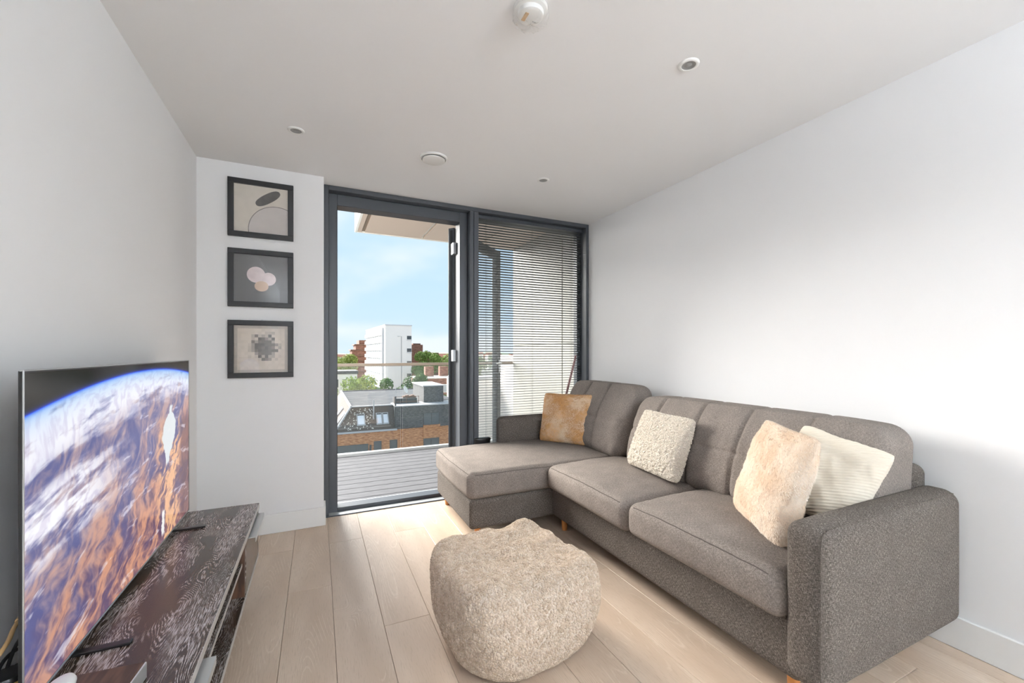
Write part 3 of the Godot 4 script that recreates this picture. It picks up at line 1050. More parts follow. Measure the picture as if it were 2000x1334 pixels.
	# turned wooden legs
	for p in [V(0.93, 0, -3.22), V(0.94, 0, -2.56), V(1.515, 0, -2.425), V(1.53, 0, -0.93), V(2.16, 0, -0.90), V(2.24, 0, -3.2)]:
		var l := Shape.new()
		l.lathe([Vector2(0.0, 0.0), Vector2(0.016, 0.0), Vector2(0.018, 0.004), Vector2(0.024, 0.135), Vector2(0.0, 0.135)], p, 20)
		part(so, "leg", l.mesh(50), M["leg wood"])


func edge_seam(lo: Vector3, hi: Vector3, f: Callable, r: float) -> ArrayMesh:
	# the stitched line along the upper front edge
	var path := []
	for k in 41:
		var z := lerpf(lo.z + r, hi.z - r, k / 40.0)
		var e := r * (1.0 - 0.7071)
		var q := V(-1.0, 0.75, (z - lo.z) / (hi.z - lo.z) * 2.0 - 1.0)
		path.append(f.call(V(lo.x + e, hi.y - e, z), q) + V(0.0006, -0.0006, 0))
	var s := Shape.new()
	s.tube(path, 0.0026, 0.0026, 6)
	return s.mesh()


func side_seam(lo: Vector3, hi: Vector3, f: Callable, r: float) -> ArrayMesh:
	var path := []
	for k in 41:
		var x := lerpf(lo.x + r, hi.x - 0.25, k / 40.0)
		var e := r * (1.0 - 0.7071)
		var q := V((x - lo.x) / (hi.x - lo.x) * 2.0 - 1.0, 0.75, 1.0)
		path.append(f.call(V(x, hi.y - e, hi.z - e), q) + V(0, -0.0004, -0.0004))
	var s := Shape.new()
	s.tube(path, 0.0026, 0.0026, 6)
	return s.mesh()


# ---------------------------------------------------------------- pouf
func build_pouf() -> void:
	var o := thing("beanbag_pouf", V(0.745, 0, -1.615), "cream sherpa fleece beanbag pouf on the oak floor", "pouf")
	var nu := 300
	var nv := 190
	var big := noise(61, 3.2, 2)
	var curl := noise(62, 95.0, 2)
	var prof := [Vector2(0.0, 0.002), Vector2(0.12, 0.001), Vector2(0.20, 0.002), Vector2(0.245, 0.015), Vector2(0.275, 0.05), Vector2(0.296, 0.11), Vector2(0.305, 0.17), Vector2(0.304, 0.24), Vector2(0.298, 0.295), Vector2(0.284, 0.328), Vector2(0.245, 0.345), Vector2(0.17, 0.345), Vector2(0.09, 0.335), Vector2(0.0, 0.330)]
	var curve := Curve2D.new()
	for i in prof.size():
		var a: Vector2 = prof[maxi(i - 1, 0)]
		var b: Vector2 = prof[mini(i + 1, prof.size() - 1)]
		curve.add_point(prof[i], -(b - a) / 6.0, (b - a) / 6.0)
	var length := curve.get_baked_length()
	var P := PackedVector3Array()
	var U := PackedVector2Array()
	var turn := 0.10
	for j in nv:
		var t := float(j) / (nv - 1)
		var q := curve.sample_baked(length * t, true)
		for i in nu:
			var a := TAU * i / nu
			var e := lerpf(2.6, 4.6, clampf(q.y / 0.34, 0.0, 1.0))
			var k := pow(pow(absf(cos(a)), e) + pow(absf(sin(a)), e), -1.0 / e)
			var r := q.x * lerpf(1.0, k, minf(1.0, q.x / 0.2))
			var x := r * cos(a)
			var z := r * sin(a)
			var y := q.y
			var high := clampf((y - 0.26) / 0.09, 0.0, 1.0)
			var far := clampf(q.x / 0.28, 0.0, 1.0)
			# seams lift at the corners, the middle sags in soft folds
			y += high * (0.014 * pow(maxf(0.0, k - 1.0) / 0.2, 1.2) * far)
			y += high * (0.028 * big.get_noise_2d(x * 1.2 + 0.3, z * 2.0) + 0.006 * sin((x * 0.35 - z) * 24.0 + big.get_noise_2d(x * 2.0, z * 2.0) * 3.0) * (1.0 - far * far))
			if t > 0.02: r = 1.0 + 0.03 * big.get_noise_3d(cos(a) * 0.5, y * 1.2, sin(a) * 0.5)
			else: r = 1.0
			x *= r
			z *= r
			var fuzz := 0.0045 * curl.get_noise_3d(x, y, z) if y > 0.006 else 0.0
			var n := V(cos(a), 0, sin(a)).lerp(Vector3.UP, clampf((t - 0.62) * 5.0, 0.0, 1.0)).normalized()
			var p := V(x, y, z) + n * fuzz
			P.append(o.position + p.rotated(Vector3.UP, turn))
			U.append(Vector2(float(i) / nu, t))
	var b := part(o, "fleece_cover", grid_mesh(nu, nv, P, true, U, true), M["sherpa"])
	pile(o, "fleece_curls", b.mesh, 30000, 63, bead(), func(rng): return V(rng.randf_range(0.0035, 0.0062), rng.randf_range(0.0028, 0.0046), rng.randf_range(0.0032, 0.0056)), 1.3, func(p): return Color8(186, 167, 147).lerp(Color8(212, 196, 178), 0.5 + 0.9 * big.get_noise_3d(p.x * 9.0, p.y * 9.0, p.z * 9.0)), 0.008)
	var tagm := Shape.new()
	tagm.box(V(-0.006, -0.018, -0.001), V(0.006, 0.018, 0.001), 0.0)
	var tg := part(o, "care_tag", tagm.mesh(), M["grey plastic"], true)
	tg.position = V(-0.175, 0.255, 0.300)
	tg.rotation_degrees = V(-8, -22, 4)


# ---------------------------------------------------------------- television stand
func build_stand() -> void:
	var t := thing("television_stand", V(-0.475, 0, -1.75), "low dark limed oak television stand with open middle shelf", "stand")
	var Wd: Material = M["limed oak"]
	var x0 := LEFT + 0.02
	var x1 := -0.278
	var z0 := -2.526
	var z1 := -0.97
	part(t, "top", bx(V(x0, 0.396, z0), V(x1 + 0.004, 0.42, z1), 0.0015), Wd)
	part(t, "bottom", bx(V(x0, 0.14, z0), V(x1, 0.162, z1), 0.0015), Wd)
	part(t, "back_panel", bx(V(x0, 0.162, z0 + 0.018), V(x0 + 0.01, 0.396, z1 - 0.018)), Wd)
	for z in [z0, z1 - 0.018]: part(t, "side_panel", bx(V(x0, 0.162, z), V(x1, 0.396, z + 0.018), 0.001), Wd)
	for z in [-2.10, -1.40]: part(t, "divider", bx(V(x0 + 0.01, 0.162, z - 0.009), V(x1 - 0.002, 0.396, z + 0.009), 0.001), M["walnut"])
	part(t, "shelf", bx(V(x0 + 0.01, 0.292, -2.091), V(x1 - 0.012, 0.306, -1.409), 0.001), Wd)
	part(t, "pale_edge", bx(V(x1 + 0.004, 0.396, z0), V(x1 + 0.0055, 0.4195, z1)), M["pale edge"])  # thin pale strips along the front edges of top, bottom and shelf
	part(t, "pale_edge", bx(V(x1, 0.1405, z0), V(x1 + 0.0015, 0.162, z1)), M["pale edge"])
	part(t, "pale_edge", bx(V(x1 - 0.012, 0.2925, -2.091), V(x1 - 0.0105, 0.3055, -1.409)), M["pale edge"])
	for q in [[z0 + 0.02, -2.112], [-1.388, z1 - 0.02]]:
		var d := part(t, "drawer", bx(V(x1 - 0.018, 0.165, q[0]), V(x1, 0.382, q[1]), 0.0015), Wd)
		var h := Shape.new()
		var a: float = q[0] + 0.02
		var b: float = q[1] - 0.06
		h.box(V(x1, 0.376, a), V(x1 + 0.030, 0.3795, b), 0.0008)
		h.box(V(x1 + 0.0275, 0.357, a), V(x1 + 0.030, 0.3795, b), 0.0008)
		part(d, "handle", h.mesh(20), M["aluminium"])
	for z in [z0 + 0.08, z1 - 0.08]:
		for x in [x0 + 0.05, x1 - 0.08]:
			part(t, "leg", bx(V(x - 0.02, 0.0, z - 0.02), V(x + 0.02, 0.14, z + 0.02), 0.002), M["walnut"])


func build_television() -> void:
	var t := thing("television", V(-0.57, 0.42, -1.84), "large flat television showing the earth from space", "television")
	var z0 := -2.462
	var z1 := -1.222
	var y0 := 0.449
	var y1 := 1.161
	var bk: Material = M["black plastic"]
	part(t, "back_shell", bx(V(-0.600, y0 + 0.05, z0 + 0.16), V(-0.564, y1 - 0.30, z1 - 0.16), 0.008), bk)
	part(t, "panel", bx(V(-0.5645, y0, z0), V(-0.557, y1, z1), 0.001), bk)
	var fr := Shape.new()
	for q in [[V(-0.562, y0 - 0.003, z0 - 0.002), V(-0.5545, y0 + 0.002, z1 + 0.002)], [V(-0.562, y1 - 0.001, z0 - 0.002), V(-0.5545, y1 + 0.002, z1 + 0.002)], [V(-0.559, y0, z0 - 0.002), V(-0.5545, y1, z0 + 0.001)], [V(-0.5575, y0, z1 - 0.001), V(-0.5545, y1, z1 + 0.002)]]:
		fr.box(q[0], q[1], 0.0008)
	part(t, "bezel", fr.mesh(20), M["steel"])
	var s := Shape.new()
	var X := -0.5562
	s.quad(V(X, y0 + 0.003, z1 - 0.004), V(X, y0 + 0.003, z0 + 0.004), V(X, y1 - 0.004, z0 + 0.004), V(X, y1 - 0.004, z1 - 0.004), [Vector2(0, 1), Vector2(1, 1), Vector2(1, 0), Vector2(0, 0)])
	part(t, "screen", s.mesh(), M["screen"])
	for z in [-2.275, -1.452]:
		var f := Shape.new()
		f.box(V(-0.68, 0.4205, z - 0.011), V(-0.452, 0.4285, z + 0.011), 0.002)
		f.box(V(-0.585, 0.4285, z - 0.011), V(-0.565, 0.46, z + 0.011), 0.002)
		part(t, "foot", f.mesh(20), bk)
	var l := AreaLight3D.new()
	l.name = "screen_light"
	l.area_size = Vector2(1.22, 0.69)
	l.light_energy = 0.06
	l.light_color = Color(0.85, 0.82, 0.95)
	l.area_range = 6.0
	l.shadow_enabled = true
	t.add_child(l)
	l.position = V(X + 0.004, (y0 + y1) / 2, (z0 + z1) / 2) - t.position
	l.rotation_degrees = V(0, -90, 0)


# ---------------------------------------------------------------- pile: curls, loops and hairs on a surface
func bead() -> ArrayMesh:
	var s := Shape.new()
	var arc := []
	for k in 5: arc.append(Vector2(sin(PI * k / 4.0), -cos(PI * k / 4.0)))
	s.lathe(arc, Vector3.ZERO, 7)
	return s.mesh(120.0)


func blade() -> ArrayMesh:
	# a hair: one unit long up y, bent and tapering
	var s := Shape.new()
	var pts := [V(0, 0, 0), V(0, 0.4, 0.06), V(0, 0.75, 0.2), V(0, 1.0, 0.42)]
	var w := [0.5, 0.45, 0.3, 0.06]
	for k in 3:
		s.quad(pts[k] - V(w[k], 0, 0), pts[k] + V(w[k], 0, 0), pts[k + 1] + V(w[k + 1], 0, 0), pts[k + 1] - V(w[k + 1], 0, 0))
	return s.mesh(80.0)


func pile(parent: Node3D, called: String, on: Mesh, count: int, seed_: int, piece: ArrayMesh, size: Callable, lean: float, colour: Callable, lowest := -1.0, comb := Vector3.ZERO) -> void:
	var A := on.surface_get_arrays(0)
	var P: PackedVector3Array = A[Mesh.ARRAY_VERTEX]
	var N: PackedVector3Array = A[Mesh.ARRAY_NORMAL]
	var I: PackedInt32Array = A[Mesh.ARRAY_INDEX]
	var sum := PackedFloat32Array()
	var total := 0.0
	for t in range(0, I.size(), 3):
		total += (P[I[t + 1]] - P[I[t]]).cross(P[I[t + 2]] - P[I[t]]).length()
		sum.append(total)
	var rng := RandomNumberGenerator.new()
	rng.seed = seed_
	var mm := MultiMesh.new()
	mm.transform_format = MultiMesh.TRANSFORM_3D
	mm.use_colors = true
	mm.mesh = piece
	mm.instance_count = count
	for i in count:
		var t := mini(sum.bsearch(rng.randf() * total), sum.size() - 1) * 3
		var a := rng.randf()
		var b := rng.randf()
		if a + b > 1.0:
			a = 1.0 - a
			b = 1.0 - b
		var p := P[I[t]] * (1.0 - a - b) + P[I[t + 1]] * a + P[I[t + 2]] * b
		var n := (N[I[t]] + N[I[t + 1]] + N[I[t + 2]]).normalized()
		var y := (n + V(rng.randfn(), rng.randfn(), rng.randfn()) * lean * 0.35 + comb).normalized()
		var x := y.cross(V(rng.randfn(), rng.randfn(), rng.randfn())).normalized()
		var z := x.cross(y)
		if comb != Vector3.ZERO:
			z = (comb - y * comb.dot(y)).normalized()
			x = y.cross(z)
		var s: Vector3 = size.call(rng)
		if p.y < lowest: s *= 0.2
		mm.set_instance_transform(i, Transform3D(Basis(x * s.x, y * s.y, z * s.z), p))
		var c: Color = colour.call(p)
		c = c.srgb_to_linear() * rng.randf_range(0.9, 1.08)
		c.a = 1.0
		mm.set_instance_color(i, c)
	var o := MultiMeshInstance3D.new()
	o.name = called
	o.multimesh = mm
	o.material_override = M["pile"]
	parent.add_child(o, true)
	o.position = -origin_of(parent)
	o.set_meta("kind", "stuff")


# ---------------------------------------------------------------- cushions
func pillow_half(w: float, h: float, t: float, side: float, n: int, xf: Transform3D, disp: Callable, sag := 0.0) -> ArrayMesh:
	var P := PackedVector3Array()
	var U := PackedVector2Array()
	for j in n:
		for i in n:
			var u := sin(lerpf(-PI / 2, PI / 2, float(i) / (n - 1))) * 0.5 + lerpf(-1, 1, float(i) / (n - 1)) * 0.5
			var v := sin(lerpf(-PI / 2, PI / 2, float(j) / (n - 1))) * 0.5 + lerpf(-1, 1, float(j) / (n - 1)) * 0.5
			var k := pow(maxf(0.0, (1.0 - pow(u * u, 1.3)) * (1.0 - pow(v * v, 1.3))), 0.40)
			var rim := pow(absf(u * v), 6.0)
			var x := u * w / 2 * (1.0 - 0.05 * (1.0 - v * v) * u * u - 0.055 * rim)
			var y := v * h / 2 * (1.0 - 0.05 * (1.0 - u * u) * v * v - 0.055 * rim)
			var z := k * t / 2 * (1.0 - 0.18 * v)
			var p := V(x, y, z * side)
			var d: float = disp.call(V(x, y, z * side)) * minf(1.0, k * 2.5)
			var nn := V(u * (1.0 - k) * 1.2, v * (1.0 - k) * 1.2, side * maxf(k, 0.15)).normalized()
			p += nn * d
			p.z -= sag * (1.0 - v) * (1.0 - v) * 0.25
			P.append(xf * p)
			U.append(Vector2(u, v) * 0.5)
	return grid_mesh(n, n, P, false, U, side < 0)


func frame_of(bl: Vector3, br: Vector3, tl: Vector3, tr: Vector3) -> Dictionary:
	# right-handed axes of a cushion from its four corners: x along, y up, z out of its face
	var x := ((br + tr) - (bl + tl)).normalized()
	var y := ((tl + tr) - (bl + br))
	y = (y - x * y.dot(x)).normalized()
	return {"xf": Transform3D(Basis(x, y, x.cross(y)), (bl + br + tl + tr) / 4), "w": ((br + tr) - (bl + tl)).length() / 2, "h": ((tl + tr) - (bl + br)).length() / 2}


func build_cushions() -> void:
	var fur := noise(81, 60.0, 3)
	var crease := noise(82, 7.0, 3)
	var loops := noise(83, 62.0, 1, FastNoiseLite.TYPE_CELLULAR)
	loops.cellular_return_type = FastNoiseLite.RETURN_DISTANCE
	var f_fur := func(p: Vector3) -> float: return 0.0022 * fur.get_noise_3d(p.x, p.y, p.z) + 0.010 * crease.get_noise_3d(p.x, p.y * 1.4, p.z)
	var f_loop := func(p: Vector3) -> float: return 0.010 - 0.013 * clampf(loops.get_noise_3d(p.x, p.y, p.z) + 1.0, 0.0, 1.0)
	var f_rib := func(p: Vector3) -> float: return 0.0012 * sin((p.y * 0.9 - p.x * 0.42) * 560.0) + 0.012 * crease.get_noise_3d(p.x, p.y, p.z)
	var f_plain := func(p: Vector3) -> float: return 0.003 * fur.get_noise_3d(p.x, p.y, p.z)
	var patch := noise(84, 5.0, 3)
	var hair := blade()
	var h_size := func(rng): return V(rng.randf_range(0.0009, 0.0016), rng.randf_range(0.0042, 0.0066), 0.005)
	var tan_tone := func(p): return Color8(238, 188, 126).lerp(Color8(250, 234, 210), smoothstep(-0.22, 0.30, patch.get_noise_3d(p.x, p.y * 1.3, p.z)))
	var beige_tone := func(p): return Color8(234, 210, 186).lerp(Color8(244, 230, 214), smoothstep(-0.25, 0.30, patch.get_noise_3d(p.x + 4.0, p.y, p.z)))
	var d := frame_of(V(1.70, 0.458, -3.13), V(1.965, 0.465, -2.735), V(1.80, 0.845, -3.175), V(2.065, 0.845, -2.785))
	var o := thing("cushion", V(1.84, 0.46, -2.93), "tan faux fur cushion leaning on the chaise back", "cushion", "cushions on the sofa")
	var c := part(o, "front_cover", pillow_half(d.w + 0.02, d.h + 0.02, 0.13, 1.0, 110, d.xf, f_fur), M["tan fur"])
	pile(o, "fur", c.mesh, 24000, 85, hair, h_size, 0.5, tan_tone, -1.0, V(0.1, -0.7, 0.2))
	c = part(o, "back_cover", pillow_half(d.w + 0.02, d.h + 0.02, 0.13, -1.0, 60, d.xf, f_plain), M["beige fur"])
	pile(o, "fur", c.mesh, 9000, 86, hair, h_size, 0.5, beige_tone, -1.0, V(0.1, -0.6, 0.2))
	d = frame_of(V(1.815, 0.485, -2.165), V(1.775, 0.485, -1.715), V(1.94, 0.83, -2.10), V(1.905, 0.82, -1.655))
	o = thing("cushion", V(1.85, 0.47, -1.92), "white bobbly boucle cushion in the middle of the sofa", "cushion", "cushions on the sofa")
	var knot := bead()
	for s in [1.0, -1.0]:
		c = part(o, "front_cover" if s > 0 else "back_cover", pillow_half(d.w - 0.005, d.h + 0.005, 0.12, s, 110 if s > 0 else 60, d.xf, f_loop), M["ivory wool"])
		pile(o, "wool_loops", c.mesh, 8200 if s > 0 else 3000, 87, knot, func(rng): return V(rng.randf_range(0.0027, 0.0045), rng.randf_range(0.0027, 0.0046), rng.randf_range(0.0022, 0.0038)), 1.5, func(_p): return Color8(216, 207, 194))
	d = frame_of(V(1.80, 0.50, -1.335), V(1.575, 0.485, -1.00), V(1.885, 0.86, -1.27), V(1.675, 0.86, -0.935))
	o = thing("cushion", V(1.72, 0.47, -1.15), "plush pale beige fur cushion standing against the sofa arm", "cushion", "cushions on the sofa")
	for s in [1.0, -1.0]:
		c = part(o, "front_cover" if s > 0 else "back_cover", pillow_half(d.w + 0.03, d.h + 0.06, 0.15, s, 110, d.xf, f_fur), M["beige fur"])
		pile(o, "fur", c.mesh, 26000 if s > 0 else 16000, 88, hair, h_size, 0.5, beige_tone, -1.0, V(0.15, -0.6, 0.25))
	d = frame_of(V(1.80, 0.555, -1.22), V(1.84, 0.525, -0.905), V(2.00, 0.885, -1.15), V(1.98, 0.785, -0.83))
	o = thing("cushion", V(1.95, 0.47, -1.05), "ivory ribbed cotton cushion tucked behind the beige fur one", "cushion", "cushions on the sofa")
	for s in [1.0, -1.0]: part(o, "front_cover" if s > 0 else "back_cover", pillow_half(d.w + 0.02, d.h + 0.02, 0.12, s, 150, d.xf, f_rib), M["ivory cotton"])


# ---------------------------------------------------------------- pictures
func build_pictures() -> void:
	var labels := ["black framed print of a dark bar over a pale curve, topmost", "black framed print of a pale blush shape on grey, middle", "black framed mosaic print of brown squares, lowest"]
	var tops := [2.319, 1.868, 1.407]
	for k in 3:
		var x0 := -0.519
		var x1 := -0.147
		var y1: float = tops[k]
		var y0 := y1 - 0.373
		var o := thing("picture_frame", V(-0.333, (y0 + y1) / 2, PICZ), labels[k], "picture", "framed prints beside the door")
		var b := 0.033
		for q in [[V(x0, y1 - b, 0), V(x1, y1, 0)], [V(x0, y0, 0), V(x1, y0 + b, 0)], [V(x0, y0 + b, 0), V(x0 + b, y1 - b, 0)], [V(x1 - b, y0 + b, 0), V(x1, y1 - b, 0)]]:
			part(o, "frame_bar", bx(q[0] + V(0, 0, PICZ + 0.002), q[1] + V(0, 0, PICZ + 0.024), 0.0015), M["black lacquer"])
		var s := Shape.new()
		var Z := PICZ + 0.010
		s.quad(V(x0 + b, y0 + b, Z), V(x1 - b, y0 + b, Z), V(x1 - b, y1 - b, Z), V(x0 + b, y1 - b, Z), [Vector2(0, 1), Vector2(1, 1), Vector2(1, 0), Vector2(0, 0)])
		part(o, "print", s.mesh(), M["print %d" % k])
		part(o, "backing", bx(V(x0 + b, y0 + b, PICZ + 0.002), V(x1 - b, y1 - b, PICZ + 0.009)), M["black lacquer"])
		part(o, "glazing", bx(V(x0 + b, y0 + b, PICZ + 0.013), V(x1 - b, y1 - b, PICZ + 0.015)), M["picture glass"])
		if k == 2: part(o, "hanger", bx(V(-0.338, y1, PICZ + 0.004), V(-0.322, y1 + 0.006, PICZ + 0.010), 0.001), M["steel"])


# ---------------------------------------------------------------- small things
func build_small_things() -> void:
	# black round bin between chaise and window
	var s := Shape.new()
	s.lathe([Vector2(0.0, 0.0), Vector2(0.058, 0.0), Vector2(0.062, 0.006), Vector2(0.070, 0.455), Vector2(0.074, 0.462), Vector2(0.073, 0.474), Vector2(0.062, 0.480), Vector2(0.0, 0.478)], V(1.262, 0.0, -3.262 - 0.0), 40)
	# it stands in the gap beside the window frame, so it is slim
	for i in s.P.size(): s.P[i].z = -3.312 + (s.P[i].z + 3.262) * 0.31
	single("speaker_column", s.mesh(40), M["black plastic"], "slim black round-topped column between chaise and window", "speaker")
	var st := Shape.new()
	st.tube([V(2.06, 0.70, -3.318), V(2.10, 0.83, -3.322), V(2.19, 1.12, -3.330), V(2.205, 1.17, -3.332)], 0.011, 0.009, 12)
	single("walking_stick", st.mesh(), M["maroon stripe"], "slim maroon patterned stick leaning in the window corner", "stick")
	# things behind the television
	var rb := Shape.new()
	rb.lathe([Vector2(0.0, 0.0), Vector2(0.032, 0.0), Vector2(0.035, 0.006), Vector2(0.035, 0.05), Vector2(0.030, 0.060), Vector2(0.0, 0.062)], V(-0.630, 0.42, -1.33), 36)
	var r := thing("router", V(-0.630, 0.42, -1.33), "round black box with brass rim behind the television", "device")
	part(r, "body", rb.mesh(40), M["black plastic"])
	var rim := Shape.new()
	var ring := []
	for k in 33: ring.append(V(-0.630 + 0.0355 * cos(TAU * k / 32), 0.468, -1.33 + 0.0355 * sin(TAU * k / 32)))
	rim.tube(ring, 0.0028, 0.0028, 8, false)
	part(r, "rim", rim.mesh(60), M["brass"])
	var ca := Shape.new()
	var curve := Curve3D.new()
	for p in [[V(-0.660, 0.434, -1.66), V(0, 0.01, 0.06)], [V(-0.64, 0.56, -1.46), V(0, 0.02, 0.06)], [V(-0.62, 0.585, -1.36), V(0, 0.0, 0.05)], [V(-0.60, 0.575, -1.25), V(0, -0.01, 0.04)], [V(-0.61, 0.475, -1.16), V(0, -0.03, 0.0)], [V(-0.62, 0.4275, -1.12), V(0, -0.001, 0.02)]]:
		curve.add_point(p[0], -p[1], p[1])
	ca.tube(Array(curve.tessellate_even_length(4, 0.02)), 0.0045, 0.0045, 8)
	var c := thing("cable", V(-0.64, 0.42, -1.4), "tan cable with thick plug behind the television", "cable")
	part(c, "lead", ca.mesh(60), M["tan plug"])
	var pl := Shape.new()
	pl.tube([V(-0.632, 0.573, -1.405), V(-0.625, 0.583, -1.375), V(-0.618, 0.585, -1.345)], 0.0095, 0.0085, 12)
	part(c, "plug", pl.mesh(50), M["tan plug"])
	for k in 2:
		var b := Shape.new()
		var cv := Curve3D.new()
		var dz := 0.045 * k
		for p in [[V(-0.668, 0.4255, -1.75 + dz), V(0, 0, 0.1)], [V(-0.655, 0.50 - 0.02 * k, -1.48 + dz), V(0, 0.02, 0.06)], [V(-0.64, 0.47, -1.34 + dz), V(0.01, -0.03, 0.05)], [V(-0.628, 0.4255, -1.20 + dz * 0.5), V(0.0, -0.004, 0.03)]]:
			cv.add_point(p[0], -p[1], p[1])
		b.tube(Array(cv.tessellate_even_length(4, 0.02)), 0.0038, 0.0038, 8)
		single("cable", b.mesh(60), M["black rubber"], "black cable looping on the stand behind the television", "cable", "black cables behind the television")
	# low wooden box and a white rounded dish at the near end of the stand
	var wb := thing("wooden_box", V(-0.43, 0.42, -1.23), "dark walnut box lying on the near end of the stand", "box")
	var g := Shape.new()
	var xf := Transform3D(Basis(Vector3.UP, deg_to_rad(-6.0)), V(-0.450, 0.42, -1.235))
	g.box(V(-0.085, 0.0, -0.055), V(0.070, 0.040, 0.055), 0.003, xf)
	part(wb, "body", g.mesh(20), M["walnut"])
	var e := Shape.new()
	e.box(V(0.070, 0.001, -0.054), V(0.074, 0.039, 0.054), 0.001, xf)
	part(wb, "pale_end", e.mesh(20), M["aluminium"])
	var ds := Shape.new()
	ds.lathe([Vector2(0.0, 0.0), Vector2(0.024, 0.0), Vector2(0.030, 0.004), Vector2(0.032, 0.012), Vector2(0.028, 0.020), Vector2(0.016, 0.024), Vector2(0.0, 0.025)], V(-0.508, 0.4602, -1.232), 36)
	for i in ds.P.size():
		ds.P[i].x = -0.508 + (ds.P[i].x + 0.508) * 0.8
		ds.P[i].z = -1.232 + (ds.P[i].z + 1.232) * 1.5
	single("game_controller", ds.mesh(50), M["white plastic"], "white rounded gadget lying on the walnut box", "gadget")


# ---------------------------------------------------------------- the town below
func pane_window(parent: Node3D, lo: Vector3, hi: Vector3, panes: int, frame: Material, pane: Material, t := 0.07) -> void:
	# a window on a wall that faces +z
	var fr := Shape.new()
	fr.box(V(lo.x, lo.y, lo.z), V(hi.x, lo.y + t, hi.z + 0.05))
	fr.box(V(lo.x, hi.y - t, lo.z), V(hi.x, hi.y, hi.z + 0.05))
	for k in panes + 1:
		var x := lerpf(lo.x, hi.x - t, float(k) / panes)
		fr.box(V(x, lo.y + t, lo.z), V(x + t, hi.y - t, hi.z + 0.05))
	var w := part(parent, "window", fr.mesh(10), frame)
	for k in panes:
		var x0 := lerpf(lo.x, hi.x - t, float(k) / panes) + t
		var x1 := lerpf(lo.x, hi.x - t, float(k + 1) / panes)
		part(w, "pane", bx(V(x0, lo.y + t, lo.z), V(x1, hi.y - t, hi.z)), pane)


func leaf_tree(label: String, at: Vector3, height: float, spread: float, tone: Color, seed_: int, count := 4200) -> void:
	var o := thing("leafy_tree", at, label, "tree", "trees between the buildings")
	var rng := RandomNumberGenerator.new()
	rng.seed = seed_
	var tr := Shape.new()
	tr.tube([at, at + V(0.1, height * 0.3, 0.1), at + V(-0.1, height * 0.65, 0)], spread * 0.07, spread * 0.03, 8)
	part(o, "trunk", tr.mesh(60), M["bark"])
	var blobs := []
	for k in 11:
		var a := rng.randf() * TAU
		var d := sqrt(rng.randf()) * spread * 0.62
		blobs.append([at + V(cos(a) * d, height * rng.randf_range(0.45, 0.85) - d * 0.10, sin(a) * d), spread * rng.randf_range(0.30, 0.48)])
	var s := Shape.new()
	var lin := tone.srgb_to_linear()
	for k in count:
		var b: Array = blobs[rng.randi() % blobs.size()]
		var n := V(rng.randfn(), rng.randfn() * 0.8 + 0.25, rng.randfn()).normalized()
		var p: Vector3 = b[0] + n * b[1] * rng.randf_range(0.8, 1.05)
		var sz := spread * rng.randf_range(0.032, 0.07)
		var u := n.cross(V(rng.randfn(), rng.randfn(), rng.randfn())).normalized()
		var v := (n + V(rng.randfn(), rng.randfn(), rng.randfn()) * 0.4).normalized().cross(u).normalized()
		s.quad(p - u * sz, p - v * sz * 0.7, p + u * sz, p + v * sz * 0.7)
		var c := lin * rng.randf_range(0.65, 1.3)
		c.a = 1.0
		for q in 6: s.C.append(c)
	part(o, "crown", s.mesh(5.0), M["leaves"])


